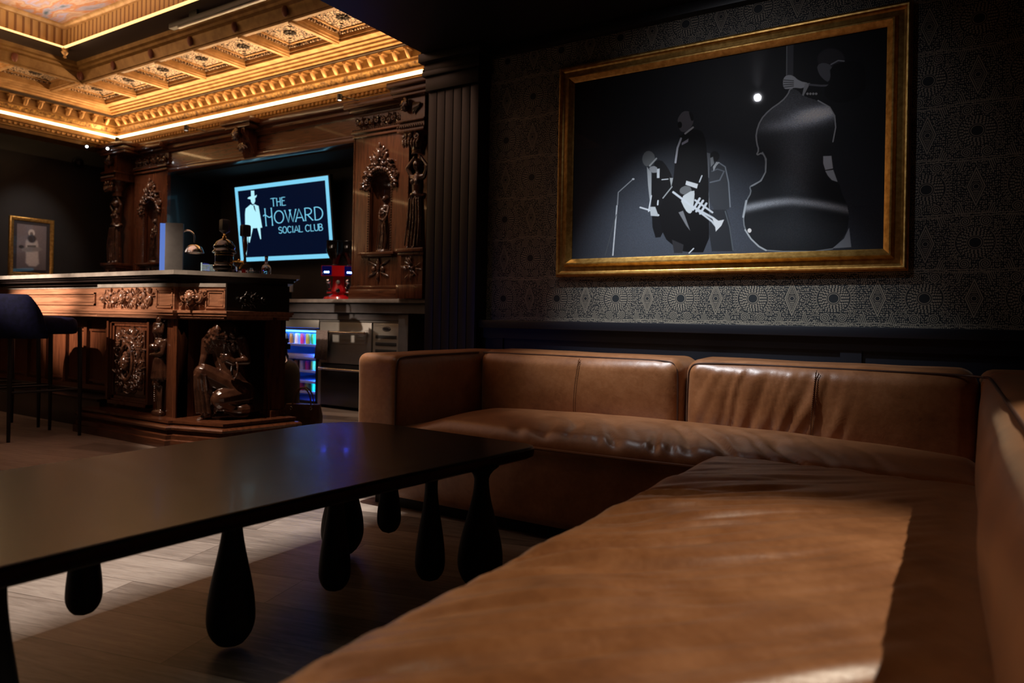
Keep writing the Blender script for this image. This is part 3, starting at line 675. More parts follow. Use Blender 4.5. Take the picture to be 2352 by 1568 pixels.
    # double bass from behind
    bass = smooth(Z3([(425, 370), (405, 375), (393, 410), (350, 460), (262, 520), (200, 590), (170, 680), (175, 750), (190, 797), (172, 835), (215, 815), (240, 860), (236, 950), (205, 1010), (150, 1045), (125, 1050), (138, 1090), (103, 1150), (82, 1260), (90, 1340), (130, 1410), (190, 1465), (250, 1500), (680, 1500), (760, 1425), (805, 1350), (815, 1250), (800, 1170), (762, 1090), (748, 1022), (690, 1010), (655, 960), (637, 880), (640, 820), (672, 780), (712, 775), (703, 740), (722, 640), (712, 555), (680, 500), (600, 455), (500, 425), (460, 385)]), 1)
    K.poly(Z3([(384, 36), (430, 60), (428, 290), (382, 280)]), (.07, .075, .09)); K.line(Z3([(384, 36), (382, 280)]), .5, (.25, .28, .3))
    K.poly(bass, (.018, .020, .024)); ins = K.inside(bass)
    st = (.8+.4*np.sin(y*1.9+3*np.sin(x*.02)))*(.6+.8*gr)
    def hl(cx, cy, rx, ry, k, rot=0.):
        dx, dy = x-cx, y-cy; a_, b_ = math.cos(rot), math.sin(rot); q = ((dx*a_+dy*b_)/rx)**2+((-dx*b_+dy*a_)/ry)**2; K.c += (ins*np.exp(-q)*k*st)[..., None]*np.array((.85, .95, 1.1))
    hl(1820, 250, 95, 50, .16); hl(1875, 262, 44, 13, 2.2, -.18); hl(1820, 285, 60, 12, .45, -.1); hl(1828, 370, 38, 90, .13); hl(1835, 530, 90, 45, .03)
    cur = 462+8.5*np.abs((x-1815)/52.)**1.55*np.sign(1)*.55*np.where(x > 1815, 1., 1.2); K.c += (ins*np.exp(-((y-cur)/7.5)**2)*.50*np.exp(-((x-1820)/150)**4)*(.6+.5*gr))[..., None]*np.array((.88, .96, 1.08))
    n_ = len(bass)
    K.line(bass[:int(n_*.28)], 1., (.42, .46, .5)); K.line(bass[int(n_*.28):int(n_*.55)], .9, (.22, .25, .28)); K.line(Z3([(103, 1150), (82, 1260)]), 1.8, (.45, .5, .55)); K.line(Z3([(95, 1350), (135, 1412), (190, 1465), (240, 1492)]), 1.1, (.5, .55, .6)); K.line(Z3([(215, 815), (240, 860), (236, 950), (205, 1010), (140, 1045)]), 1., (.38, .42, .46)); K.line(Z3([(600, 455), (680, 500), (715, 560), (722, 640), (703, 740)]), .8, (.55, .6, .65))
    K.poly(Z3([(636, 840), (692, 838), (703, 925), (650, 935), (636, 890)]), (.60, .66, .74)); K.poly(Z3([(650, 942), (705, 935), (735, 1018), (695, 1005), (668, 975)]), (.55, .62, .7))
    K.poly(Z3([(815, 1335), (830, 1470), (700, 1478), (780, 1410)]), (.28, .31, .36)); K.ell(Z3([(125, 1355)])[0], (4.5, 5), (.85, .85, .85))
    # bass player's hand, sleeve and head, turned away
    K.poly(smooth(Z3([(360, 300), (385, 278), (425, 280), (470, 320), (540, 335), (500, 372), (430, 365), (400, 375), (365, 375), (356, 340)]), 1), (.55, .60, .66)); K.poly(Z3([(510, 335), (545, 335), (500, 422), (490, 418), (500, 372)]), (.42, .46, .5))
    for k in range(4): K.line(Z3([(362, 312+k*17), (430, 318+k*12)]), .45, (.05, .055, .06))
    K.line(Z3([(540, 345), (620, 352), (695, 350)]), 1.6, (.16, .17, .2))
    for k in range(4): K.ell(Z3([(527+k*20, 408)])[0], (2.8, 2.6), (.5, .53, .55))
    K.ell(Z3([(690, 170)])[0], (31, 25), (.035, .035, .042)); K.poly(smooth(Z3([(590, 210), (640, 190), (700, 215), (690, 270), (675, 330), (640, 310), (605, 270)]), 1), (.13, .14, .165)); K.line(Z3([(690, 205), (740, 178), (780, 182)]), .9, (.30, .33, .38))
    K.poly(smooth(Z3([(680, 215), (800, 180), (930, 190), (930, 420), (760, 480), (650, 440), (640, 370), (690, 330)]), 1), (.006, .006, .008))
    return K.c
INK = inkmat('stage_photo_print', rough=.45); INK.node_tree.nodes['Principled BSDF'].inputs['Specular IOR Level'].default_value = .12
print_mesh('print', INK, pic, (-1.668, 3.228, 1.109), (1.424, 0, 0), (0, 0, .909), 760, 500, paint_jazz)
B('glass', (-1.668, 3.221, 1.109), (-.244, 3.2225, 2.018), PANE, pic)
B('backing_board', (-1.69, 3.232, 1.09), (-.22, 3.25, 2.04), BLACK, pic)

por = thing('framed_portrait', 'small gilt framed portrait of a person in pale fur clothing on dark wall', 'picture', (-8.6, 3.785, 1.17))
frame_sweep(3.605, 3.965, 1.215, 1.775, -8.6, [(0, .006), (0, .018), (.006, .022), (.03, .030), (.036, .028), (.042, .02), (.043, 0)], 'picture_frame', GILT, por, 'x')
def paint_por(u, v):
    u = 1-u
    K = Ink(u*100, (1-v)*150, (.05, .042, .045)); x, y = K.A, K.B
    K.put((x > 9)*(x < 91)*(y > 10)*(y < 140)*1., (.24, .20, .21)); K.c *= (1-.35*np.clip((y-70)/70, 0, 1)*(x > 9)*(x < 91))[..., None]
    K.poly(smooth([(35, 95), (32, 60), (40, 50), (60, 50), (68, 58), (68, 95), (72, 130), (34, 130)], 1), (.60, .54, .52), soft=5)
    K.ell((49, 33), (9, 11), (.66, .60, .58)); K.ell((49, 36), (4.5, 6), (.25, .20, .18)); K.ell((50, 50), (12, 12), (.07, .05, .05), soft=.4)
    K.ell((22, 76), (7, 5), (.06, .05, .05)); K.poly(smooth([(18, 80), (70, 70), (84, 82), (30, 92)], 1), (.30, .27, .26), soft=4); K.poly([(38, 70), (62, 68), (62, 74), (38, 76)], (.16, .14, .13), soft=2)
    r = np.random.RandomState(5).rand(*x.shape); return K.c*(.85+.3*r)[..., None]
print_mesh('print', inkmat('portrait_print'), por, (-8.588, 3.965, 1.215), (0, -.36, 0), (0, 0, .56), 90, 135, paint_por)
B('glass', (-8.583, 3.605, 1.215), (-8.582, 3.965, 1.775), PANE, por)
B('caption_plate', (-8.577, 3.75, 1.178), (-8.566, 3.83, 1.190), BRASS, por)

# ------------------------------------------------------------------ carving kit
def spiral(w, cx, cz, r, turns, a0, sgn, rad, y=0.):
    n = int(12*turns)+4; pts = []; rr = []
    for k in range(n):
        t = k/(n-1); a = a0+sgn*turns*2*PI*t; q = r*(1-t*.85); pts.append((cx+q*math.cos(a), y-rad*.8-.3*rad*t, cz+q*math.sin(a))); rr.append(rad*(1-.45*t))
    w.tube(pts, rr, 6); w.ell(pts[-1], rad*1.3, seg=8, rings=6)
def leaf(w, x, z, L, ang, wd, y=0., th=.5):
    R = Matrix(((math.cos(ang), 0, -math.sin(ang)), (0, 1, 0), (math.sin(ang), 0, math.cos(ang))))
    w.ell((x+math.cos(ang)*L*.5, y-wd*.4, z+math.sin(ang)*L*.5), (L*.55, wd*th, wd*.5), R, 8, 6)
def relief(w, cx, cz, W_, H_, d=.02, seed=1, mask=False, fill=1.):
    """symmetric acanthus scroll relief, centred, standing out of the plane y=0 towards -y"""
    rs = random.Random(seed); r = H_*.30
    for s_ in (-1, 1):
        n = max(1, int(W_/2/(H_*.55)))
        for k in range(n):
            x = cx+s_*(W_/2)*((k+.62)/n)
            spiral(w, x, cz+(-1)**k*H_*.06, min(r, W_/2/n*.42), 1.4, PI*(k % 2)+rs.random(), s_*(1 if k % 2 else -1), d*.42)
            for q in range(int(7*fill)):
                a = rs.random()*2*PI; leaf(w, x+math.cos(a)*r*.6, cz+math.sin(a)*r*.8, H_*.34, a+rs.uniform(-.6, .6), H_*.075, -d*.1, d/H_*3.2)
    for q in range(int(W_*H_/(H_*H_*.05)*fill)):
        x = cx+rs.uniform(-.5, .5)*W_*.92; z = cz+rs.uniform(-.45, .45)*H_*.9; leaf(w, x, z, H_*.20, rs.random()*PI*2, H_*.05, 0, .8)
    if mask: face(w, cx, cz, H_*.34, -d*.5)
def face(w, cx, cz, r, y=0., yaw=0.):
    R = Matrix.Rotation(yaw, 3, 'Z')
    def P(a, b, c): return Vector((cx, y, cz))+R @ Vector((a*r, b*r, c*r))
    w.ell(P(0, -.25, 0), (r*.72, r*.7, r), R, 12, 10); w.ell(P(0, -.95, -.05), (r*.13, r*.16, r*.24), R, 8, 6)
    for s_ in (-1, 1): w.ell(P(s_*.28, -.82, .14), (r*.15, r*.1, r*.08), R, 8, 6); w.ell(P(s_*.32, -.72, .30), (r*.22, r*.14, r*.06), R, 8, 6); w.ell(P(s_*.38, -.66, -.25), (r*.2, r*.16, r*.2), R, 8, 6)
    w.ell(P(0, -.86, -.45), (r*.24, r*.1, r*.06), R, 8, 6); w.ell(P(0, -.74, -.78), (r*.22, r*.16, r*.16), R, 8, 6)
    for k in range(9):
        a = -.2+(PI+.4)*k/8; w.ell(P(.72*math.cos(a), -.3, .25+.80*math.sin(a)), (r*.25, r*.28, r*.25), R, 8, 6)
def robed(w, x, y, z, h, lean=0., armsup=False, flip=1, cross=True, seed=0):
    """draped standing figure of height h, feet at z, facing -y; one welded body after remeshing"""
    rs = random.Random(seed); u = h/7.5
    def P(a, b, c): return (x+flip*a*u+lean*c*u*.08, y+b*u, z+c*u)
    for k in range(13):   # skirt folds
        a = 2*PI*k/13; w.cap(P(.55*math.cos(a), .42*math.sin(a), .15), P(.34*math.cos(a)+.05, .26*math.sin(a), 4.3), .20*u, .15*u, 8)
    w.cap(P(0, 0, .3), P(0, 0, 4.2), .52*u, .40*u); w.cap(P(0, 0, 4.2), P(0, -.02, 5.1), .42*u, .50*u); w.cap(P(-.45, 0, 5.75), P(.45, 0, 5.75), .28*u, .28*u); w.cap(P(0, 0, 5.0), P(0, 0, 5.7), .50*u, .45*u)
    w.cap(P(0, 0, 5.8), P(0, -.05, 6.3), .20*u, .18*u); w.ell(P(0, -.08, 6.72), (.36*u, .42*u, .50*u)); w.ell(P(0, -.48, 6.66), (.07*u, .12*u, .13*u), seg=8, rings=6)
    w.ell(P(0, .08, 6.85), (.44*u, .44*u, .46*u)); w.ell(P(0, .3, 6.5), (.3*u, .3*u, .5*u))
    for s_ in (-1, 1): w.ell(P(s_*.22, -.42, 5.35), .22*u, seg=8, rings=6)
    w.cap(P(-.55, -.3, .12), P(-.45, -.65, .06), .14*u, .10*u); w.cap(P(.15, -.4, .12), P(.2, -.75, .06), .14*u, .10*u)
    if armsup:
        for s_ in (-1, 1): w.cap(P(s_*.62, 0, 5.75), P(s_*1.05, -.15, 6.55), .19*u, .15*u); w.cap(P(s_*1.05, -.15, 6.55), P(s_*.35, -.1, 7.35), .15*u, .11*u); w.ell(P(s_*.3, -.12, 7.38), .15*u, seg=8, rings=6)
        w.tube([P(.6*math.cos(a), .5*math.sin(a), 4.25+.15*math.sin(a*3)) for a in [2*PI*k/16 for k in range(17)]], .16*u, 8)
    else:
        w.cap(P(-.62, 0, 5.7), P(-.78, -.25, 4.7), .20*u, .17*u); w.cap(P(-.78, -.25, 4.7), P(.05, -.62, 4.75), .16*u, .12*u); w.cap(P(.62, 0, 5.7), P(.72, -.3, 4.9), .20*u, .17*u); w.cap(P(.72, -.3, 4.9), P(-.1, -.60, 5.2), .16*u, .11*u)
        w.tube([P(-.7, -.3, 4.75), P(-.4, -.6, 4.2), P(.3, -.62, 3.9), P(.7, -.4, 4.5), P(.62, -.2, 5.2)], .14*u, 8)
        w.tube([P(.7, -.35, 4.6), P(.35, -.6, 3.4), P(.1, -.6, 2.0), P(.3, -.5, .6)], [.16*u, .13*u, .11*u, .12*u], 8)
    for k in range(5): a = -1.2+.6*k; w.tube([P(.4*a, -.5, 4.0), P(.5*a+.1, -.62, 2.2), P(.55*a-.1, -.62, .2)], .075*u, 6)

# ------------------------------------------------------------------ back bar
bb_ = thing('back_bar', 'tall carved mahogany back bar with arched niches behind the counter', 'back bar', (-5.78, 4.6, .95))
YF = 4.45
def mirror(x): return -11.56-x
def flatten(name, loops, depth, m, parent, y, label=None):
    """board in the XZ plane with holes, front face at y"""
    cu = bpy.data.curves.new(name, 'CURVE'); cu.dimensions = '2D'; cu.fill_mode = 'BOTH'; cu.extrude = depth/2
    for L in loops:
        sp_ = cu.splines.new('POLY'); sp_.points.add(len(L)-1); sp_.use_cyclic_u = True
        for p_, q_ in zip(sp_.points, L): p_.co = (q_[0], q_[1], 0, 1)
    o = bpy.data.objects.new(name, cu); COL.objects.link(o); me = bpy.data.meshes.new_from_object(o.evaluated_get(bpy.context.evaluated_depsgraph_get())); COL.objects.unlink(o); bpy.data.objects.remove(o)
    w = MB(); w.v = [(v.co.x, y+depth/2-v.co.z, v.co.y) for v in me.vertices]; w.f = [tuple(p.vertices)[::-1] for p in me.polygons]
    bpy.data.meshes.remove(me); return w.obj(name, m, parent, smooth=False, label=label)
def arch(cx, half, z0, zs, n=14): return [(cx-half, z0)]+[(cx-half*math.cos(PI*k/n), zs+half*math.sin(PI*k/n)) for k in range(n+1)]+[(cx+half, z0)]
for s_ in (1, -1):
    T = (lambda x: x) if s_ == 1 else mirror
    x0, x1 = sorted((T(-4.42), T(-3.80))); cx = T(-4.11); ccx = T(-3.62)
    # pier front board with arched opening
    flatten('pier_front', [[(x0, .95), (x1, .95), (x1, 2.37), (x0, 2.37)], arch(cx, .118, 1.345, 1.90)], .03, MAHOG, bb_, YF)
    w = MB()    # niche: half cylinder behind the opening with a rounded head
    vs = []; n = 14
    for k in range(n+1):
        a = PI*k/n
        for z in (1.345, 1.90): vs.append((cx-.125*math.cos(a), YF+.03+.13*math.sin(a), z))
    w.add(vs, [(2*k, 2*k+2, 2*k+3, 2*k+1) for k in range(n)])
    vs = []
    for j in range(7):
        b_ = PI/2*j/6
        for k in range(n+1): a = PI*k/n; vs.append((cx-.125*math.cos(a), YF+.03+.13*math.sin(a)*math.cos(b_), 1.90+.125*math.sin(a)*math.sin(b_)))
    w.add(vs, [(j*(n+1)+k, j*(n+1)+k+1, (j+1)*(n+1)+k+1, (j+1)*(n+1)+k) for j in range(6) for k in range(n)])
    w.box((cx-.13, YF, 1.325), (cx+.13, YF+.16, 1.345)); w.obj('niche', MAHOG, bb_)
    B('pier_side', (x0 if s_ == 1 else x1-.02, YF+.03, .95), (x0+.02 if s_ == 1 else x1, 5.1, 2.6), DARKW_SHADE, bb_)
    w = MB()    # mouldings of the pier
    w.box((x0-.01, YF-.03, .95), (x1+.02, YF, 1.035), .004); w.box((x0-.004, YF-.018, 1.035), (x1+.01, YF, 1.065), .004)
    w.box((x0, YF-.022, 2.33), (x1, YF, 2.35), .004); w.box((x0-.006, YF-.035, 2.365), (x1+.01, YF+.03, 2.385), .004)
    w.box((cx-.2, YF-.055, 1.322), (cx+.2, YF, 1.345), .005); w.box((cx-.17, YF-.04, 1.308), (cx+.17, YF, 1.322), .003)
    for xx in (x0, x1-.012): w.box((xx, YF-.006, 1.07), (xx+.012, YF, 2.33))
    w.obj('moulding', MAHOGX, bb_)
    w = MB()
    for k in range(int((x1-x0)/.022)): w.ell((x0+.012+k*.022, YF-.03, 2.393), .008, seg=6, rings=5)
    w.obj('bead_row', BRONZE, bb_); w = MB()
    for k in range(26): z = 1.36+k*.021; w.ell((cx-.128, YF-.006, z), .007, seg=6, rings=5); w.ell((cx+.128, YF-.006, z), .007, seg=6, rings=5)
    for k in range(21): a = PI*k/20; w.ell((cx-.128*math.cos(a), YF-.006, 1.90+.128*math.sin(a)), .0085, seg=6, rings=5)
    w.obj('arch_beading', BRONZE, bb_)
    w = MB(); w.M = Matrix.Translation((0, YF, 0))      # crest over the arch
    for k in range(15):
        a = PI*(.02+.96*k/14)
        w.ell((cx-.150*math.cos(a), -.02, 1.90+.150*math.sin(a)), (.018, .014, .018), seg=8, rings=6)
    rs = random.Random(31)
    for k in range(95):
        a = PI*rs.uniform(.0, 1.0); ro = .185+.085*math.sin(a)**5; q = rs.uniform(.158, ro); sd_ = 1 if k % 2 else -1
        leaf(w, cx-q*math.cos(a), 1.90+q*math.sin(a), rs.uniform(.03, .055), PI/2+sd_*rs.uniform(.1, 1.5) if q > .18 else rs.random()*6.28, rs.uniform(.016, .030), -.012*rs.random(), .8)
    for k in range(9):
        a = PI*(.15+.7*k/8); spiral(w, cx-.20*math.cos(a), 1.90+.19*math.sin(a), .026, 1.1, a*3, 1 if k % 2 else -1, .010)
    for sx in (-1, 1):
        spiral(w, cx+sx*.15, 1.90, .03, 1.2, 0, sx, .012); spiral(w, cx+sx*.085, 2.085, .032, 1.3, PI/2, sx, .012); leaf(w, cx+sx*.04, 2.10, .09, PI/2-sx*.5, .035)
    w.ell((cx, -.03, 2.155), (.026, .022, .055)); w.ell((cx, -.02, 2.24), (.012, .012, .03))
    for k in range(5): a = PI*(.25+.5*k/4); leaf(w, cx, 2.13, .11, a, .03)
    w.obj('arch_crest', CARVE, bb_)
    w = MB(); w.M = Matrix.Translation((0, YF, 0))
    w.ell((cx, -.01, 1.24), (.018, .016, .06)); 
    for sx in (-1, 1): w.ell((cx+sx*.05, -.012, 1.20), (.022, .016, .030)); leaf(w, cx+sx*.02, 1.23, .11, PI/2-sx*1.1, .02); leaf(w, cx+sx*.02, 1.18, .10, -PI/2+sx*1.2, .02)
    w.ell((cx, -.012, 1.14), (.014, .014, .04)); w.obj('pendant_carving', CARVE, bb_)
    w = MB(); w.M = Matrix.Translation((0, YF-.005, 0)); relief(w, cx, 2.452, x1-x0-.06, .095, .03, 5+s_); w.obj('frieze_carving', CARVE, bb_)
    B('frieze_board', (x0, YF, 2.395), (x1, YF+.1, 2.52), MAHOG, bb_)
    # figure column with capital and pedestal in front of the pier end
    a0, a1 = ccx-.13, ccx+.13
    w = MB(); w.box((a0+.01, YF-.06, .95), (a1-.01, YF+.1, 1.33)); w.box((a0-.01, YF-.20, 1.315), (a1+.01, YF, 1.345), .006); w.box((a0, YF-.18, 1.29), (a1, YF, 1.315), .006); w.box((a0+.02, YF-.16, .95), (a1-.02, YF, 1.29)); w.box((a0-.005, YF-.19, .95), (a1+.005, YF, 1.06), .006)
    w.box((a0+.04, YF, 1.33), (a1+.02*s_, YF+.1, 2.3)); w.obj('column_pedestal', MAHOG, bb_)
    w = MB(); w.M = Matrix.Translation((0, YF-.165, 0)); relief(w, ccx, 1.18, .05, .18, .02, 8); w.obj('pedestal_carving', CARVE, bb_)
    w = MB(); robed(w, ccx, YF-.10, 1.345, .74, armsup=True, flip=s_, seed=2); remesh(w.obj('caryatid', BRONZE, bb_), .0042, 3)
    w = MB()
    w.lathe([(.05, 2.09), (.055, 2.10), (.052, 2.115), (.058, 2.15), (.07, 2.18), (.085, 2.235), (.10, 2.25)], (ccx, YF-.10, 0), 16)
    w.M = Matrix.Translation((0, YF-.19, 0))
    for sx in (-1, 1): spiral(w, ccx+sx*.065, 2.215, .028, 1.4, PI/2, sx, .012)
    for k in range(6): leaf(w, ccx-.06+k*.024, 2.13, .07, PI/2+(k-2.5)*-.12, .028)
    w.ell((ccx, -.01, 2.225), (.022, .02, .022)); w.obj('capital', CARVE, bb_)
    w = MB(); w.box((a0-.005, YF-.21, 2.25), (a1+.005, YF+.1, 2.275), .004); w.box((a0+.005, YF-.19, 2.275), (a1-.005, YF+.1, 2.33)); w.box((a0-.01, YF-.215, 2.33), (a1+.01, YF+.1, 2.35), .004); w.box((a0+.01, YF-.18, 2.35), (a1-.01, YF+.1, 2.53)); w.obj('column_entablature', MAHOG, bb_)
    w = MB()
    for k in range(12): w.ell((a0+.008+k*.0222, YF-.212, 2.29), (.009, .009, .013), seg=6, rings=5)
    w.obj('egg_moulding', BRONZE, bb_)
    w = MB(); w.M = Matrix.Translation((ccx-.045*s_, YF-.20, 2.46)); face(w, 0, 0, .052, 0, -.5); remesh(w.obj('cherub_head', BRONZE, bb_), .004, 2)
    w = MB(); w.M = Matrix.Translation((0, YF-.185, 0))
    for k in range(6): leaf(w, ccx+(.02+.008*k)*s_, 2.39+.008*k, .09-.008*k, PI/2-.25*k*s_*.5, .024)
    w.obj('wing_carving', BRONZE, bb_)
# lintel between the piers, cornice and central bracket
xl, xr = -7.14, -4.42
w = MB(); w.box((xl, YF+.02, 2.345), (xr, YF+.10, 2.60)); w.obj('lintel_board', MAHOGX, bb_)
w = MB(); w.box((xl, YF-.01, 2.30), (xr, YF+.10, 2.345), .006); w.box((xl, YF+.0, 2.345), (xr, YF+.10, 2.37), .006); w.box((xl, YF-.005, 2.53), (xr, YF+.10, 2.555), .005); w.obj('lintel_moulding', MAHOGX, bb_); B('niche_soffit', (xl, YF+.10, 2.29), (xr, 5.1, 2.31), BLACKR, bb_)
w = MB(); w.sweep([(-8.10, YF-.0), (-3.44, YF-.0)], [(-.05, 2.52), (.0, 2.52), (.01, 2.54), (.03, 2.55), (.03, 2.575), (.07, 2.585), (.085, 2.61), (.085, 2.635), (.06, 2.65), (-.1, 2.66)][::1]); o = w.obj('cornice', MAHOGX, bb_)
for c0, c1 in ((-8.10, -7.60), (-3.80, -3.44)):
    w = MB()
    w.box((c0, YF-.22, 2.53), (c1, YF+.1, 2.555), .005); w.box((c0-.012, YF-.235, 2.555), (c1+.012, YF+.1, 2.60), .008); w.box((c0-.03, YF-.26, 2.60), (c1+.03, YF+.1, 2.645), .008); w.obj('cornice_break', MAHOGX, bb_)
for x0, x1 in ((-4.42, -3.82), (mirror(-3.82), mirror(-4.42))): w = MB(); w.box((x0, YF-.07, 2.535), (x1, YF+.1, 2.56), .01); w.box((x0-.02, YF-.12, 2.555), (x1+.02, YF+.1, 2.61), .01); w.obj('cornice_break', MAHOGX, bb_)
w = MB(); w.box((-6.0, YF-.2, 2.60), (-5.56, YF, 2.645), .006); w.box((-5.96, YF-.17, 2.565), (-5.60, YF, 2.60), .006); w.obj('cornice_break', MAHOGX, bb_)
w = MB(); pr = [(YF, 2.31), (YF, 2.565), (YF-.15, 2.565), (YF-.145, 2.52), (YF-.09, 2.47), (YF-.045, 2.38), (YF-.02, 2.32)]
w.M = Matrix(((0, 0, 1, 0), (1, 0, 0, 0), (0, 1, 0, 0), (0, 0, 0, 1))); w.prism(pr, -5.87, -5.70); w.obj('centre_bracket', MAHOG, bb_)
w = MB(); face(w, -5.785, 2.50, .058, YF-.155, -.35); remesh(w.obj('bracket_mask', BRONZE, bb_), .004, 2)
w = MB(); w.M = Matrix.Translation((-5.785, YF-.09, 2.40))
for k in range(5): leaf(w, 0, .04, .09, -PI/2+(k-2)*.45, .032)
w.obj('bracket_leaves', CARVE, bb_)
# statuettes in the niches
for s_, lab in ((1, 'small carved wooden robed figure standing in the right niche of the back bar'), (-1, 'small carved wooden robed figure standing in the left niche of the back bar')):
    cx = -4.11 if s_ == 1 else mirror(-4.11); w = MB(); robed(w, cx, YF+.055, 1.36, .49, lean=.25, seed=4); w.lathe([(.07, 1.345), (.072, 1.352), (.066, 1.366)], (cx, YF+.055, 0), 16)
    o = remesh(w.obj('robed_statuette', BRONZE), .0038, 2); tag(o, lab, 'statue', 'robed statuettes in the back bar niches')
# bar wall counter
bc = thing('back_counter', 'long pale stone topped back counter below the carved back bar', 'counter', (-5.8, 4.75, 0))
B('worktop', (-8.58, 4.30, .918), (-3.46, 5.09, .948), MARBLE, bc, .004); B('apron', (-8.58, 4.335, .835), (-3.46, 5.09, .918), GREYST, bc); B('valance', (-8.58, 4.37, .775), (-3.80, 5.09, .835), GREYST, bc)
B('end_post', (-3.80, 4.355, 0), (-3.70, 5.09, .835), GREYST, bc); B('back_panel', (-8.58, 5.07, 0), (-3.46, 5.095, .835), BLACKR, bc)

# television, tipped forward
TVC = Vector((-5.91, 4.94, 1.775)); tv = thing('television', 'wall mounted television tipped forward and glowing with a pale blue club logo', 'television', TVC, rot=(math.radians(7.), 0, 0))
w = MB(); w.box((-.725, .004, -.415), (.725, .05, .415), .006); w.obj('bezel', BLACK, tv, world=False)
SCR = mat('dark_blue_screen', (.001, .001, .003), .12, emit=(.0015, .0045, .019), es=1.); GLOW = mat('pale_cyan_glow', (.0, .0, .0), .2, emit=(.21, .66, .92), es=1.0); GLOWW = mat('white_cyan_glow', (0, 0, 0), .2, emit=(.45, .86, 1.), es=1.05)
sc = B('screen', (-.712, -.001, -.402), (.712, .004, .402), SCR, tv, world=False)
def glow(name, polys, m=GLOW, y=-.0035):
    w = MB()
    for P_ in polys:
        P_ = [(a-.71, b-.4) for a, b in P_]; n = len(P_); ar = sum(P_[i][0]*P_[(i+1) % n][1]-P_[(i+1) % n][0]*P_[i][1] for i in range(n))
        if ar < 0: P_ = P_[::-1]
        bm_ = bmesh.new(); vv_ = [bm_.verts.new((a, y, b)) for a, b in P_]; bm_.faces.new(vv_); bmesh.ops.triangulate(bm_, faces=bm_.faces[:]); bm_.verts.index_update(); w.add([v.co[:] for v in bm_.verts], [[v.index for v in f.verts] for f in bm_.faces]); bm_.free()
    return w.obj(name, m, sc, smooth=False, world=False)
glow('glowing_border', [[(0, 0), (1.42, 0), (1.42, .044), (0, .044)], [(0, .758), (1.42, .758), (1.42, .8), (0, .8)], [(0, .044), (.048, .044), (.048, .758), (0, .758)], [(1.375, .044), (1.42, .044), (1.42, .758), (1.375, .758)]])
man = [(.259, .738), (.317, .736), (.315, .681), (.341, .686), (.332, .668), (.317, .663), (.319, .632), (.301, .611), (.302, .6), (.364, .578), (.369, .526), (.394, .351), (.363, .348), (.355, .304), (.362, .231), (.349, .231), (.338, .305), (.34, .374), (.315, .352), (.287, .350), (.245, .352), (.225, .311), (.171, .2), (.156, .207), (.163, .321), (.128, .32), (.121, .371), (.135, .502), (.152, .564), (.239, .603), (.246, .619), (.234, .655), (.205, .664), (.207, .673), (.258, .686)]
man = [(.302, .6), (.364, .578), (.369, .526), (.394, .351), (.363, .348), (.355, .304), (.362, .231), (.349, .231), (.338, .305), (.34, .374), (.315, .352), (.287, .350), (.245, .352), (.225, .311), (.171, .2), (.156, .207), (.163, .321), (.128, .32), (.121, .371), (.135, .502), (.152, .564), (.239, .603), (.27, .590)]
hat = [[(.258, .683), (.262, .745), (.314, .743), (.312, .683)], [(.196, .668), (.212, .680), (.258, .688), (.320, .686), (.352, .696), (.340, .674), (.310, .660), (.250, .655)], [(.246, .664), (.318, .664), (.318, .634), (.296, .606), (.272, .603), (.250, .630)]]
glow('top_hat_man', hat+[man, [(.150, .312), (.165, .311), (.099, .063), (.086, .064)]], GLOWW)
glow('dark_tie', [[(.283, .590), (.303, .588), (.318, .515), (.292, .55)]], SCR, -.0045)
def stroke(pts, w0):
    P_ = [Vector(p) for p in pts]; L = []; R = []
    for i, p in enumerate(P_):
        t = P_[min(i+1, len(P_)-1)]-P_[max(i-1, 0)]; t.normalize(); nn_ = Vector((-t.y, t.x)); k = w0*(.62+.38*abs(t.y)); L.append(tuple(p+nn_*k)); R.append(tuple(p-nn_*k))
    return [[L[i], L[i+1], R[i+1], R[i]] for i in range(len(P_)-1)]
def arc(cx, cy, rx, ry, a0, a1, n=16): return [(cx+rx*math.cos(math.radians(a0+(a1-a0)*k/n)), cy+ry*math.sin(math.radians(a0+(a1-a0)*k/n))) for k in range(n+1)]
LET = {'T': [[(0, 1), (1, 1)], [(.5, 0), (.5, 1)]], 'H': [[(0, 0), (0, 1)], [(1, 0), (1, 1)], [(0, .52), (1, .52)]], 'E': [[(0, 0), (0, 1)], [(0, 0), (1, 0)], [(0, 1), (.9, 1)], [(0, .58), (.8, .58)]],
       'O': [arc(.5, .5, .5, .5, 0, 360, 24)], 'W': [[(0, 1), (.28, 0), (.52, 1)], [(.42, 1), (.68, 0), (1, 1)]], 'A': [[(0, 0), (.5, 1), (1, 0)], [(.2, .3), (.8, .3)]],
       'R': [[(0, 0), (0, 1)], [(0, 1)]+arc(.35, .74, .55, .26, 90, -90, 10)+[(0, .48)], [(.3, .48), (1, 0)]], 'D': [[(0, 0), (0, 1)], [(0, 1)]+arc(.25, .5, .75, .5, 90, -90, 14)+[(0, 0)]],
       'S': [arc(.5, .76, .42, .24, 20, 270, 12)+arc(.5, .26, .46, .26, 90, -160, 12)], 'C': [arc(.55, .5, .55, .5, 40, 320, 18)], 'I': [[(.5, 0), (.5, 1)]], 'L': [[(0, 1), (0, 0), (1, 0)]],
       'U': [[(0, 1), (0, .35)]+arc(.5, .35, .5, .35, 180, 360, 12)+[(1, 1)]], 'B': [[(0, 0), (0, 1)], [(0, 1)]+arc(.35, .76, .5, .24, 90, -90, 10)+[(0, .52)], [(0, .52)]+arc(.4, .26, .6, .26, 90, -90, 10)+[(0, 0)]]}
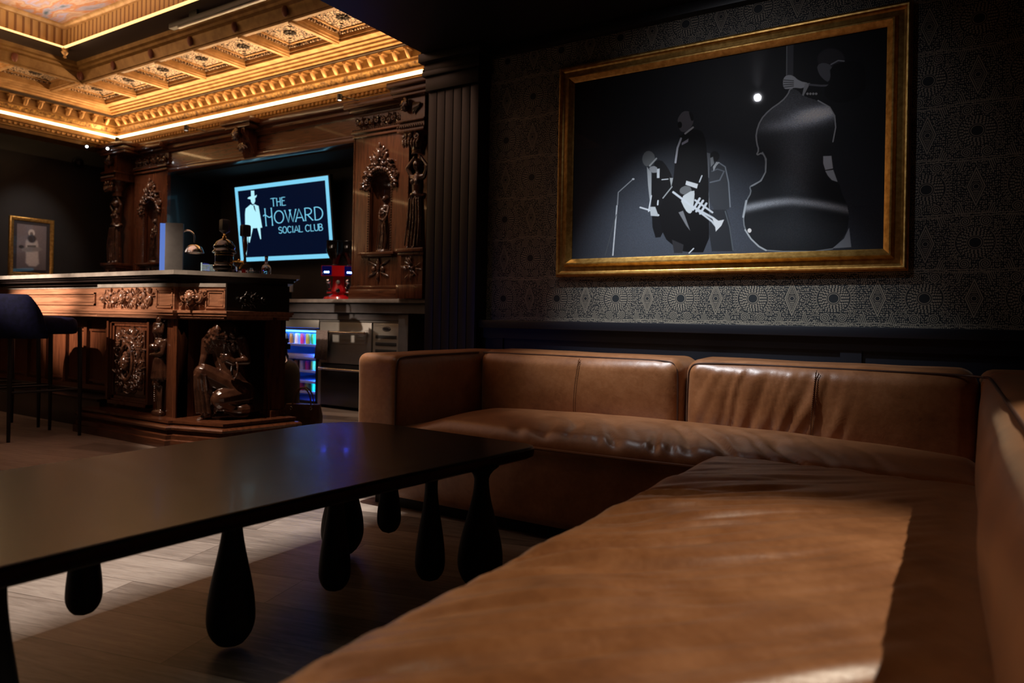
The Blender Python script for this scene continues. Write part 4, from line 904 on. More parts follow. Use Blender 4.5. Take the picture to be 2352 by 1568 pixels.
def letter(ch, x0, x1, z0, z1, w0):
    out = []
    for s_ in LET[ch]:
        out += stroke([(x0+a*(x1-x0), z0+b*(z1-z0)) for a, b in s_], w0)
        if s_[0] != s_[-1]:
            for e in (s_[0], s_[-1]):
                if ch not in 'SCO' and e[1] in (0, 1): xx = x0+e[0]*(x1-x0); zz = z0+e[1]*(z1-z0); sgn = 1 if e[1] == 0 else -1; out.append([(xx-w0*1.9, zz), (xx+w0*1.9, zz), (xx+w0*1.9, zz+sgn*w0*.6), (xx-w0*1.9, zz+sgn*w0*.6)])
    return out
ls = []
for ch, a, b in (('T', .567, .635), ('H', .655, .708), ('E', .733, .783)): ls += letter(ch, a, b, .558, .640, .0050)
ls += letter('H', .461, .561, .362, .546, .0066)[:-1]; ls = ls
ls += stroke([(.425, .468), (.44, .478), (.47, .474), (.51, .452), (.538, .450), (.552, .462)], .006)
for ch, a, b in (('O', .600, .740), ('W', .762, .930), ('A', .915, 1.035), ('R', 1.062, 1.165), ('D', 1.200, 1.310)): ls += letter(ch, a, b, .382, .508, .0064)
for ch, a, b in (('S', .648, .700), ('O', .712, .770), ('C', .785, .838), ('I', .850, .875), ('A', .885, .950), ('L', .962, 1.004), ('C', 1.050, 1.108), ('L', 1.126, 1.166), ('U', 1.180, 1.232), ('B', 1.246, 1.294)): ls += letter(ch, a, b, .276, .341, .0046)
glow('lettering', ls, GLOW, -.004)
B('wall_bracket', (-.1, .05, -.1), (.1, .135, .1), BLACK, tv, world=False)
# ------------------------------------------------------------------ bar counter
bar = thing('bar_counter', 'carved walnut bar with pale marble top and an angled alcove end', 'bar', (-5.2, 2.8, 0))
top = [(-7.6, 2.52), (-3.97, 2.52), (-3.925, 2.58), (-3.60, 3.16), (-3.95, 3.42), (-4.4, 3.2), (-7.6, 3.15)]
w = MB(); w.prism(top, 1.036, 1.062); w.obj('marble_top', MARBLE, bar, smooth=False)
def ins(P_, d):
    c_ = Vector((-5.2, 2.9)); out = []
    n = len(P_)
    for i in range(n):
        p = Vector(P_[i]); a = (p-Vector(P_[i-1])).normalized(); b = (Vector(P_[(i+1) % n])-p).normalized(); na = Vector((-a.y, a.x)); nb = Vector((-b.y, b.x)); h = na+nb; h = h/max(h.dot(na), .3); out.append(tuple(p+h*d))
    return out
w = MB(); w.prism(ins(top, .02), 1.022, 1.036); w.prism(ins(top, .035), 1.005, 1.022); w.prism(ins(top, .07), .985, 1.005); w.obj('riser', DARKW_SHADE, bar, smooth=False)
FRZ_END = None
body = [(-7.6, 2.62), (-4.93, 2.62), (-4.93, 2.58), (-4.055, 2.58), (-4.055, 2.61), (-4.03, 2.61), (-3.715, 2.705), (-3.645, 3.11), (-4.2, 3.14), (-7.6, 3.1)]
w = MB(); w.prism(body, .965, .987); w.obj('stone_ledge', MARBLE, bar, smooth=False)
w = MB(); w.prism(ins(body, .006), .815, .965); w.obj('frieze', WALNUT, bar, smooth=False)
w = MB(); w.prism([(-3.722, 2.699), (-3.712, 2.700), (-3.641, 3.112), (-3.652, 3.114)], .766, .987); w.obj('end_shade_board', DARKW_SHADE, bar, smooth=False)  # thin board over the walnut end, its shade put into the dark colour
w = MB(); w.sweep([p for p in body[:-1]], [(-.03, .765), (.004, .77), (.004, .785), (.016, .79), (.016, .803), (.022, .806), (.022, .820), (-.006, .822)]); w.obj('frieze_cornice', WALNUT, bar)
w = MB()
for k in range(95): x = -4.92+k*.0092; w.box((x, 2.572, .775), (x+.0055, 2.58, .786))
w.obj('dentil_row', WALNUT, bar); w = MB()
Mch = Matrix.Translation((-4.03, 2.61, 0)) @ Matrix.Rotation(math.atan2(.095, .315), 4, 'Z'); w.M = Mch
for k in range(34): x = .005+k*.0092; w.box((x, -.010, .775), (x+.0055, 0, .786))
w.obj('dentil_row', WALNUT, bar)
w = MB(); w.M = Matrix.Translation((0, 2.585, 0)); relief(w, -4.58, .893, .58, .125, .032, 11, True, 1.2); w.obj('frieze_carving', CARVEL, bar)
w = MB(); w.M = Mch; relief(w, .085, .893, .15, .12, .032, 12, True, 1.3); w.obj('frieze_carving', CARVEL, bar)
def raised(w, x0, x1, z0, z1, y, d=.008, t=.014):
    for k, e in ((0, d), (t, d*.5)):
        w.box((x0+k, y-e, z0+k), (x1-k, y, z0+k+t*.6)); w.box((x0+k, y-e, z1-k-t*.6), (x1-k, y, z1-k)); w.box((x0+k, y-e, z0+k), (x0+k+t*.6, y, z1-k)); w.box((x1-k-t*.6, y-e, z0+k), (x1-k, y, z1-k))
w = MB(); raised(w, -4.245, -4.075, .835, .952, 2.588); raised(w, -7.4, -5.03, .848, .935, 2.628, .014, .018); w.M = Mch; raised(w, .175, .315, .835, .952, .006); w.obj('frieze_panel', WALNUT, bar)
# lower front, left run
w = MB(); w.box((-7.6, 2.80, .0), (-4.93, 3.05, .80)); w.obj('lower_front', MAHOG, bar)
w = MB()
for k in range(8):
    x = -5.17-k*.30; w.box((x-.012, 2.775, .24), (x+.03, 2.80, .78)); w.box((x-.25, 2.785, .66), (x-.03, 2.80, .675)); w.box((x-.25, 2.785, .29), (x-.03, 2.80, .305))
w.box((-7.6, 2.76, .74), (-4.93, 2.80, .78)); w.box((-7.6, 2.765, .235), (-4.93, 2.80, .27)); w.obj('stile', MAHOG, bar)
w = MB(); w.box((-7.6, 2.62, 0), (-4.95, 2.80, .185)); w.box((-7.6, 2.60, .185), (-4.95, 2.80, .205), .004); w.obj('foot_step', DARKW_SHADE, bar)
# corner pedestal with medallion
w = MB(); w.box((-4.95, 2.665, .14), (-4.06, 3.05, .80)); w.box((-4.09, 2.60, .14), (-4.05, 2.72, .80)); w.obj('corner_pedestal', MAHOG, bar)
w = MB()
for (a, b, e) in ((.0, .022, .035), (.022, .035, .022), (.035, .055, .012)):
    x0, x1, z0, z1, y = -4.90+a, -4.40-a, .185+a, .765-a, 2.665; t = b-a
    w.box((x0, y-e, z0), (x1, y, z0+t)); w.box((x0, y-e, z1-t), (x1, y, z1)); w.box((x0, y-e, z0), (x0+t, y, z1)); w.box((x1-t, y-e, z0), (x1, y, z1))
w.obj('panel_moulding', MAHOG, bar)
w = MB(); w.M = Matrix.Translation((0, 2.655, 0)); mx_, mz = -4.645, .475
w.tube([(mx_+.072*math.cos(a), -.030, mz+.118*math.sin(a)) for a in [2*PI*k/32 for k in range(33)]], .011, 8)
for k in range(36): a = 2*PI*k/36; w.ell((mx_+.088*math.cos(a), -.02, mz+.136*math.sin(a)), .008, seg=6, rings=5)
rs = random.Random(4)
for k in range(120):
    a = rs.random()*2*PI; q = rs.uniform(1.05, 1.65); x = mx_+.098*q*math.cos(a)*1.0; z = mz+.128*q*math.sin(a)*1.03
    if abs(x-mx_) > .165 or abs(z-mz) > .20: continue
    leaf(w, x, z, .055, rs.random()*6.28, .018, 0, 1.1)
for sx in (-1, 1):
    for sz in (-1, 1): spiral(w, mx_+sx*.125, mz+sz*.165, .032, 1.4, rs.random()*3, sx*sz, .010); spiral(w, mx_+sx*.055, mz+sz*.182, .024, 1.3, 0, -sx, .009)
    spiral(w, mx_+sx*.145, mz, .03, 1.3, PI/2, sx, .010)
    for k in range(10): w.ell((mx_+sx*(.105+.018*(k % 3)), -.02, mz+.085+.017*(k//3)), .010, seg=6, rings=5)
face(w, mx_, mz-.005, .058, -.012, -.3); w.obj('medallion_carving', CARVE, bar)
B('carving_ground', (mx_-.17, 2.648, mz-.21), (mx_+.17, 2.668, mz+.21), CARVE, bar)
# caryatid at the corner
w = MB(); cx, cy = -4.235, 2.615; u = .082
def Q(a, b, c): return (cx+a*u, cy+b*u, .15+c*u)
w.cap(Q(0, 0, 4.6), Q(0, -.05, 5.5), .42*u, .52*u); w.cap(Q(-.4, 0, 5.75), Q(.5, 0, 5.75), .28*u, .28*u)
for s_ in (-1, 1): w.ell(Q(s_*.26-.05, -.52, 5.35), .27*u)
w.cap(Q(0, 0, 5.7), Q(0, -.05, 6.5), .26*u, .22*u); w.ell(Q(0, -.05, 6.7), (.42*u, .45*u, .52*u)); w.ell(Q(-.15, -.35, 6.6), (.25*u, .25*u, .3*u))
for k in range(9): a = k*.7; w.cap(Q(-.5+.13*k, -.25-.1*math.sin(a), 7.1), Q(-.55+.14*k, -.3, 6.5), .14*u, .12*u, 8)
w.cap(Q(.55, 0, 5.8), Q(.62, -.3, 4.9), .22*u, .18*u); w.cap(Q(.62, -.3, 4.9), Q(-.4, -.6, 4.75), .17*u, .12*u); w.cap(Q(-.55, 0, 5.9), Q(-.75, -.1, 7.0), .20*u, .16*u); w.cap(Q(-.75, -.1, 7.0), Q(-.1, -.2, 7.2), .15*u, .12*u)
for k in range(12):
    a = 2*PI*k/12; w.cap(Q(.42*math.cos(a), .38*math.sin(a), 4.4), Q(.62*math.cos(a), .50*math.sin(a), 3.0), .17*u, .19*u, 8)
w.cap(Q(0, 0, 4.6), Q(0, 0, 3.0), .5*u, .5*u); w.cap(Q(0, 0, 3.1), Q(0, 0, .5), .38*u, .26*u)
for s_ in (-1, 1): w.ell(Q(s_*.2, -.35, 2.6), (.22*u, .2*u, .3*u)); w.cap(Q(s_*.32, -.1, 2.4), Q(s_*.24, -.1, .4), .12*u, .10*u)
w.cap(Q(-.4, -.2, .25), Q(.4, -.2, .25), .27*u, .27*u); w.cap(Q(-.3, 0, 7.4), Q(.35, 0, 7.4), .25*u, .25*u)
remesh(w.obj('caryatid', BRONZE, bar), .0042, 3)
w = MB(); w.M = Matrix.Translation((0, cy-.03, 0))
for k in range(11): w.ell((cx, -.01, .25+k*.013), .006, seg=6, rings=5)
w.obj('bead_drop', CARVE, bar); w = MB(); w.M = Matrix.Translation((0, cy-.03, 0)); spiral(w, cx+.035, .765, .022, 1.3, PI/2, 1, .009); w.obj('caryatid_scroll', CARVE, bar)
B('corner_post', (-4.16, 2.605, .15), (-4.05, 2.68, .79), MAHOG, bar, .003)
# alcove end
B('alcove_back', (-4.16, 3.02, .14), (-3.68, 3.06, .80), DARKW_SHADE, bar); B('alcove_side', (-4.12, 2.68, .14), (-4.085, 3.05, .80), MAHOG, bar)
w = MB(); w.box((-3.735, 3.0, .14), (-3.655, 3.10, .80)); w.box((-3.75, 2.985, .14), (-3.645, 3.105, .20), .004); w.obj('end_post', MAHOG, bar)
w = MB(); w.prism([(-4.10, 2.64), (-3.73, 2.73), (-3.67, 3.08), (-4.10, 3.08)], .775, .815); w.obj('alcove_soffit', DARKW_SHADE, bar, smooth=False)
w = MB(); w.M = Matrix(((0, -1, 0, -3.68), (1, 0, 0, 0), (0, 0, 1, 0), (0, 0, 0, 1))).copy(); relief(w, 2.90, .89, .26, .10, .02, 21); w.obj('end_carving', DARKW_SHADE, bar)  # carving takes the end's painted-in shade as well
plin = [(-4.98, 2.57), (-4.96, 2.525), (-3.985, 2.525), (-3.975, 2.545), (-3.63, 2.635), (-3.555, 3.07), (-4.2, 3.12)]
w = MB(); w.sweep(plin, [(.055, 0), (.055, .045), (.045, .05), (.045, .075), (.035, .08), (.030, .10), (.045, .108), (.047, .12), (.036, .130), (.016, .133), (.014, .142), (.022, .144), (.022, .158), (0, .158), (-.05, .158)]); w.prism(plin, .10, .157); w.obj('plinth', MAHOGX, bar, angle=30)

# crouching bronze-dark figure in the alcove
stt = MB(); D0 = 4.40; k_ = .000480
Cc = EYE+(fwd+rt*((510-1176)/FPX)+up*((PY-800)/FPX))*D0; C2 = Vector((Cc.x, Cc.y, 0)); ex = rt0; ey = fwd
def Z(px, py, d=0.): p = C2+ex*((px-400)*k_)+ey*d; return (p.x, p.y, .158+(1375-py)*k_)
c = stt.cap
c(Z(560, 950, .04), Z(430, 560, .03), .085, .085); c(Z(430, 560, .03), Z(410, 380, -.0), .085, .075); c(Z(250, 380, .0), Z(610, 390, .01), .05, .052)
stt.ell(Z(410, 250, -.03), (.058, .060, .072)); stt.ell(Z(450, 270, .01), (.088, .06, .085)); stt.ell(Z(400, 350, -.06), (.062, .035, .05)); stt.ell(Z(378, 235, -.09), (.012, .018, .022)); stt.ell(Z(385, 300, -.075), (.025, .02, .035)); stt.ell(Z(430, 215, .0), (.066, .06, .06))
rs = random.Random(9)
for k in range(64):   # long wavy hair and beard-like locks falling forward
    a = rs.uniform(-1, 1); x = 410+a*150; y = 200+abs(a)*90+rs.uniform(-30, 120); d = -.098+abs(a)*.06
    stt.tube([Z(x, y, d), Z(x+a*25+rs.uniform(-18, 18), y+50, d-.012), Z(x+a*20+rs.uniform(-28, 28), y+105, d+.002), Z(x+a*10+rs.uniform(-30, 30), y+150, d+.01)], [.014, .017, .013, .006], 6)
c(Z(640, 375, .0), Z(735, 610, -.02), .042, .030); c(Z(735, 630, -.02), Z(620, 640, -.09), .030, .020)           # her left arm bent to the chest
c(Z(620, 640, -.09), Z(560, 600, -.105), .024, .026)
for k, (dx, dy, ln) in enumerate(((0, -38, 1), (-4, -8, 1.05), (0, 22, .95), (8, 48, .8))):
    stt.tube([Z(560+dx, 595+dy*.5, -.11), Z(520+dx, 580+dy*.9, -.125), Z(520-38*ln+dx, 585+dy*1.25, -.118)], [.0125, .010, .007], 6)
stt.tube([Z(585, 575, -.11), Z(560, 545, -.12), Z(540, 545, -.12)], [.012, .010, .007], 6)
c(Z(215, 370, .0), Z(200, 560, -.02), .038, .028); c(Z(200, 560, -.02), Z(185, 735, -.06), .027, .019)
for k in range(4): stt.tube([Z(180, 735, -.065), Z(135-k*3, 745+k*12, -.075), Z(112+k*8, 785+k*10, -.07)], [.012, .009, .006], 6)
c(Z(250, 790, -.09), Z(640, 1040, .02), .060, .078); c(Z(245, 790, -.095), Z(265, 1290, -.07), .054, .030)          # raised knee and shin
stt.ell(Z(250, 775, -.10), (.045, .045, .04)); c(Z(300, 1330, -.06), Z(205, 1368, -.10), .020, .012); c(Z(335, 1300, -.05), Z(300, 1345, -.06), .022, .018)
for k in range(5): c(Z(215+k*9, 1366, -.105), Z(192+k*9, 1372, -.115), .007, .005, 6)
c(Z(640, 1080, .03), Z(480, 1110, -.08), .085, .066); c(Z(480, 1130, -.08), Z(690, 1290, .03), .062, .045); stt.ell(Z(600, 1250, .02), (.12, .09, .05))
for k, (x0_, x1_) in enumerate(((185, 190), (250, 285), (310, 345), (215, 235))):   # drapery folds
    stt.tube([Z(x0_, 800, -.135), Z((x0_+x1_)/2, 1000, -.125), Z(x1_, 1290, -.10)], [.012, .014, .013], 6)
stt.tube([Z(290, 770, -.13), Z(380, 930, -.10), Z(500, 1010, -.07), Z(640, 1060, -.05), Z(720, 1130, -.02)], [.012, .016, .016, .016, .010], 8)
stt.tube([Z(330, 770, -.11), Z(440, 900, -.085), Z(560, 960, -.05), Z(720, 1030, -.02)], [.010, .014, .014, .010], 8)
stt.tube([Z(330, 860, -.12), Z(370, 1040, -.10), Z(375, 1160, -.09), Z(400, 1290, -.08)], [.010, .012, .010, .012], 8)
stt.tube([Z(400, 1250, -.08), Z(520, 1240, -.09), Z(640, 1290, -.05), Z(720, 1300, 0)], [.012, .014, .012, .010], 8)
c(Z(385, 1340, -.06), Z(700, 1335, .0), .028, .035)
stf = thing('crouching_statue', 'dark polished crouching woman statue with loose hair in the bar alcove', 'statue', (Cc.x, Cc.y, .158))
remesh(stt.obj('figure', BRONZE, stf), .0036, 3)
w = MB(); w.tube([Z(640+55*math.cos(a), 740+105*math.sin(a), -.085-.02*math.cos(a)) for a in [2*PI*k/28 for k in range(29)]], .0062, 8); w.obj('bangle', BRONZE, stf)

# ------------------------------------------------------------------ bar stools
VELV = speckle('navy_velvet', (.003, .004, .018), (.006, .007, .034), .8, 40, bs=.05); VELV.node_tree.nodes['Principled BSDF'].inputs['Specular IOR Level'].default_value = .12
LEGM = mat('black_powder_coat', (.008, .008, .010), .45)
def stool():
    t = thing('bar_stool', '', 'stool')
    w = MB(); P_ = rounded_poly([(-.205, -.20), (.205, -.20), (.205, .205), (-.205, .205)], [.16, .16, .09, .09], 6); n = len(P_)
    for s_, z in ((.90, .655), (.97, .66), (1, .675), (1, .72), (.97, .745), (.90, .76), (.6, .768), (.2, .77)): w.v += [(x*s_, y*s_, z) for x, y in P_]
    for i in range(7):
        for k in range(n): w.f.append((i*n+k, i*n+(k+1) % n, (i+1)*n+(k+1) % n, (i+1)*n+k))
    w.f.append(tuple(range(n-1, -1, -1))); w.f.append(tuple(7*n+k for k in range(n))); w.obj('seat', VELV, t, world=False)
    w = MB(); vs = []; N_ = 32                       # wrapping back
    for k in range(N_+1):
        a = PI*(1.02+.96*k/N_); e = min(k, N_-k)/N_; hh = .645+.255*min(1, (e*7)**.5) if k not in (0, N_) else .66
        for r_, z in ((.262, .63), (.266, .66), (.266, hh-.025), (.255, hh), (.235, hh), (.224, hh-.025), (.222, .66), (.228, .63)): vs.append((r_*math.cos(a), r_*.92*math.sin(a)-.01, z))
    fs = [(k*8+i, k*8+(i+1) % 8, (k+1)*8+(i+1) % 8, (k+1)*8+i) for k in range(N_) for i in range(8)]+[tuple(range(7, -1, -1)), tuple(N_*8+i for i in range(8))]
    w.add(vs, fs); w.obj('backrest', VELV, t, world=False, angle=50)
    L_ = [(.205, .195), (-.155, .185), (.15, -.185), (-.19, -.185)]
    for i, (x, y) in enumerate(L_):
        w = MB(); w.tube([(x*.97, y*.98, .70 if i < 2 else .80), (x, y, .35), (x*1.01, y*1.01, .0)], [.0135, .0135, .010], 10); w.obj('leg', LEGM, t, world=False)
    w = MB(); z = .30; o_ = [L_[0], L_[1], L_[3], L_[2]]
    for i in range(4): a, b = o_[i], o_[(i+1) % 4]; w.tube([(a[0], a[1], z), (b[0], b[1], z)], .008, 8)
    w.obj('footrest', LEGM, t, world=False); return t
s1 = stool(); s1.location = (-5.0, 2.215, 0); s1['label'] = 'navy velvet bar stool nearest the carved medallion panel'; s1['group'] = 'navy bar stools at the bar'
s2 = copy_tree(s1); s2.location = (-5.54, 2.215, 0); s2['label'] = 'navy velvet bar stool mostly hidden behind the nearer stool at the left edge'

# ------------------------------------------------------------------ on the bar
ZT = 1.062
BLKG = mat('black_gloss_enamel', (.005, .005, .006), .10, coat=1)
tw = thing('beer_tower', 'black and brass beer tap tower standing on the marble bar top', 'beer tap', (-4.09, 2.95, ZT))
w = MB(); s_ = .00287
w.lathe([(r*s_, z*s_) for r, z in ((20, 0), (21, 4), (20, 9), (24, 12), (25, 18), (24, 21), (20, 24))], (0, 0, 0), 32); w.lathe([(r*s_, z*s_) for r, z in ((22, 48), (26, 50), (26, 53), (22, 58), (24, 63), (23, 67), (19, 72), (17, 76), (10, 80), (5, 83))], (0, 0, 0), 32); w.obj('tower_cap', BLKG, tw, world=False)
w = MB(); w.lathe([(19*s_, 23*s_), (20*s_, 26*s_), (20*s_, 46*s_), (19*s_, 49*s_)], (0, 0, 0), 32); w.obj('barrel', BLKG, tw, world=False)
w = MB()
for z in (26, 44): w.lathe([(20*s_, z*s_-.002), (21.2*s_, z*s_), (21.2*s_, z*s_+.004), (20*s_, z*s_+.006)], (0, 0, 0), 32)
w.obj('brass_band', BRASS, tw, world=False); w = MB()
w.lathe([(3*s_, 82*s_), (5*s_, 86*s_), (2*s_, 90*s_), (3.5*s_, 93*s_), (2*s_, 98*s_)], (0, 0, 0), 12); w.obj('brass_finial', BRASS, tw, world=False)
tx = (rt0.x*.137, rt0.y*.137)
w = MB(); w.tube([(tx[0]*.35, tx[1]*.35, .088), (tx[0], tx[1], .086)], .008, 10); w.tube([(tx[0], tx[1], .075), (tx[0], tx[1], .12)], [.011, .007], 10); w.ell((tx[0]*.7, tx[1]*.7, .092), .013); w.tube([(tx[0], tx[1], .08), (tx[0]*.97, tx[1]*.97-.02, .065), (tx[0]*.95, tx[1]*.95-.03, .04)], .006, 8); w.obj('faucet', BRASS, tw, world=False)
def handle(x, y, z):
    w = MB(); w.lathe([(.004, 0), (.009, .01), (.006, .02), (.012, .05), (.014, .08), (.010, .12), (.008, .135)], (x, y, z), 14); o = w.obj('tap_handle', MAHOG, tw, world=False)
    w = MB(); w.lathe([(.032, 0), (.034, .006), (.034, .066), (.030, .074)], (x, y, z+.135), 6); w.obj('handle_block', BLACK, o, world=False)
handle(tx[0], tx[1], .12)
w = MB(); w.lathe([(.010, .27), (.032, .285), (.034, .29), (.034, .355), (.028, .362)], (0, 0, 0), 6); w.obj('handle_block', BLACK, tw, world=False)
ds = thing('display_stand', 'tall slim grey display stand with a blue lit edge on the bar', 'display', (-4.63, 2.93, ZT), rot=(0, 0, .82))
B('panel', (-.045, -.032, 0), (.07, .0, .365), speckle('smoky_board', (.028, .026, .024), (.04, .037, .034), .5, 20), ds, .003, world=False)
B('lit_edge', (-.078, -.030, 0), (-.045, -.002, .360), led('blue_lit_edge', (.09, .18, .55), 1.), ds, .002, world=False)
lp = thing('desk_lamp', 'small chrome gooseneck lamp with a domed shade behind the display stand', 'lamp', (-4.565, 2.985, ZT), rot=(0, 0, .56))
w = MB(); w.lathe([(.045, 0), (.045, .008), (.012, .014)], (-.04, 0, 0), 20); w.obj('base', CHROME, lp, world=False)
w = MB(); w.tube([(-.04, 0, .01), (-.04, 0, .26)]+[(-.04+.05*(1-math.cos(a)), -.0, .27+.05*math.sin(a)) for a in [PI*k/10 for k in range(11)]]+[(.06, 0, .235)], .006, 10); w.obj('gooseneck', CHROME, lp, world=False)
w = MB(); w.lathe([(.012, .222), (.03, .218), (.05, .203), (.060, .180), (.064, .165), (.060, .162), (.04, .168), (.005, .17)], (.06, 0, 0), 28); w.obj('shade', CHROME, lp, world=False)
gr = thing('glass_rack', 'wire rack of glassware glinting cyan beside the beer tower', 'rack', (-4.40, 3.12, ZT), rot=(0, 0, .55))
w = MB()
for z in range(9): w.box((-.085, -.06, .006+z*.009), (.085, -.056, .009+z*.009)); w.box((-.085, .056, .006+z*.009), (.085, .06, .009+z*.009))
w.box((-.088, -.062, 0), (-.08, .062, .095)); w.box((.08, -.062, 0), (.088, .062, .095)); w.box((-.088, -.062, 0), (.088, .062, .006)); w.obj('wire_basket', mat('satin_rack_metal', (.3, .45, .5), .3, .8), gr, world=False)
for k in range(4):
    w = MB(); w.lathe([(.016, .008), (.018, .01), (.021, .08), (.0195, .08), (.0165, .012)], (-.055+k*.037, 0, 0), 14); w.obj('tumbler', GLASSM, gr, world=False)
def small(name, lab, cat, x, y, parts, group=None):
    t = thing(name, lab, cat, (x, y, ZT), group)
    for pn, prof, mt in parts: w = MB(); w.lathe(prof, (0, 0, 0), 18); w.obj(pn, mt, t, world=False)
CORK = mat('cork_lid', (.20, .10, .06), .7); SPICE = mat('spice_fill', (.12, .08, .06), .8); BLUEP = mat('pale_blue_plastic', (.25, .45, .55), .4); REDP = mat('red_plastic', (.6, .02, .02), .4)
def jar(h, r): return [(r*.9, 0), (r, .004), (r, h*.8), (r*.8, h*.95), (r*.8, h)]
pos = {567: (-4.186, 3.015), 580: (-4.154, 3.035), 594: (-4.119, 3.057), 605: (-4.091, 3.074), 614: (-4.069, 3.088), 621: (-4.051, 3.099), 631: (-4.026, 3.115), 645: (-3.991, 3.136), 665: (-3.941, 3.168)}
small('spice_shaker', 'small red shaker at the far left of the row behind the beer tower', 'shaker', *pos[567], [('body', jar(.035, .010), REDP), ('lid', [(.008, .035), (.008, .042)], REDP)])
small('glass_jar', 'tiny clear glass pot with pale lid between the red shaker and the corked jar', 'jar', *pos[580], [('body', jar(.022, .011), WHITE), ('lid', [(.010, .022), (.010, .027)], CORK)])
small('corked_jar', 'glass jar with a wide brown cork lid on the bar end', 'jar', *pos[594], [('body', jar(.062, .014), GLASSM), ('contents', [(.011, .004), (.0115, .035)], SPICE), ('lid', [(.012, .062), (.018, .066), (.018, .074)], CORK)])
small('spice_jar', 'small clear spice jar directly left of the red topped jar', 'jar', *pos[605], [('body', jar(.035, .010), GLASSM), ('contents', [(.008, .003), (.008, .022)], REDP), ('lid', [(.010, .035), (.010, .042)], CORK)])
small('spice_jar', 'bright red jar near the middle of the bottle row on the bar end', 'jar', *pos[614], [('body', jar(.038, .013), REDP), ('lid', [(.012, .038), (.012, .046)], REDP)])
small('spice_jar', 'small clear jar directly right of the bright red jar', 'jar', *pos[621], [('body', jar(.038, .009), GLASSM), ('lid', [(.009, .038), (.009, .045)], CHROME)])
small('plastic_bottle', 'short pale blue capped bottle on the bar end', 'bottle', *pos[631], [('body', jar(.045, .014), GLASSM), ('label', [(.0145, .008), (.0145, .032)], BLUEP), ('cap', [(.009, .045), (.009, .054)], BLUEP)])
small('tumbler_glass', 'small clear tumbler directly left of the tall clear bottle', 'glass', *pos[645], [('body', [(.017, 0), (.019, .035), (.0175, .035), (.016, .004)], GLASSM)])
small('clear_bottle', 'tall clear long necked glass bottle at the right end of the bar top', 'bottle', *pos[665], [('body', [(.028, 0), (.031, .004), (.031, .055), (.026, .072), (.013, .082), (.0105, .088), (.0105, .122)], GLASSM), ('stopper', [(.011, .122), (.012, .126), (.012, .137)], CHROME)])

# ------------------------------------------------------------------ back counter things
g = thing('coffee_grinder', 'glossy red twin display coffee grinder with a dark hopper on the back counter', 'coffee grinder', (-4.79, 4.66, .948), rot=(0, 0, .72))
w = MB(); w.lathe([(.13, 0), (.14, .01), (.13, .03), (.07, .05), (.05, .07)], (0, 0, 0), 28); w.obj('base', RED, g, world=False)
w = MB(); w.box((-.055, -.06, .03), (.055, .08, .22), .02); w.lathe([(.04, .04), (.07, .08), (.05, .16), (.04, .2)], (0, -.02, 0), 20); w.obj('column', RED, g, world=False)
w = MB(); P_ = [(-.15, -.09), (-.05, -.115), (.05, -.115), (.15, -.09), (.14, .09), (-.14, .09)]; w.prism(P_, .215, .31); w.obj('head', RED, g, smooth=False, world=False)
SC2 = mat('display_black', (.003, .003, .006), .15, emit=(.01, .015, .5), es=.06); BLU = led('blue_white_digits', (.05, .11, 1), 110)
for sx in (-1, 1):
    w = MB(); w.M = Matrix.Translation((sx*.10, -.108, .262)) @ Matrix.Rotation(sx*.22, 4, 'Z'); w.box((-.045, -.004, -.04), (.045, .006, .045), .004); d_ = w.obj('display', SC2, g, world=False)
    w = MB(); w.M = Matrix.Translation((sx*.10, -.113, .250)) @ Matrix.Rotation(sx*.22, 4, 'Z')
    for q in (-1, 0, 1): w.ell((q*.016, 0, 0), (.0065, .002, .008), seg=8, rings=6)
    w.obj('digits', BLU, d_, world=False)
    w = MB(); w.ell((sx*.085, -.09, .17), .024); w.tube([(sx*.085, -.08, .17), (sx*.08, -.07, .13), (sx*.075, -.08, .10)], [.02, .016, .012], 12); w.tube([(sx*.06, -.06, .07), (sx*.10, -.11, .07)], .01, 8); w.obj('spout', CHROME, g, world=False)
w = MB(); w.ell((0, -.085, .165), (.018, .008, .018)); w.obj('dial', STEEL, g, world=False)
w = MB(); w.ell((0, -.095, .085), (.020, .010, .022)); w.obj('knob', BLKG, g, world=False)
HOP = mat('smoked_hopper', (.03, .022, .02), .08, trans=.75); BEAN = speckle('coffee_beans', (.02, .008, .004), (.08, .035, .02), .5, 60)
for hx in (-.035, .10):
    w = MB(); w.lathe([(.025, .31), (.03, .335), (.075, .43), (.085, .45), (.085, .53), (.088, .545), (.05, .55)], (hx, .02, 0), 24); h_ = w.obj('hopper', HOP, g, world=False)
    w = MB(); w.lathe([(.02, .32), (.045, .38), (.06, .415), (.02, .42)], (hx, .02, 0), 16); w.obj('beans', BEAN, h_, world=False)
    w = MB(); w.lathe([(.026, .305), (.032, .31), (.032, .325), (.026, .33)], (hx, .02, 0), 16); w.obj('collar', CHROME, h_, world=False)
dp = thing('paper_dispenser', 'small white dispenser on a black stand on the back counter behind the bar end', 'dispenser', (-5.71, 4.85, .948))
B('stand', (-.035, -.03, 0), (.035, .03, .09), BLACK, dp, .004, False); B('box', (-.05, -.035, .09), (.05, .035, .235), WHITE, dp, .006, False)

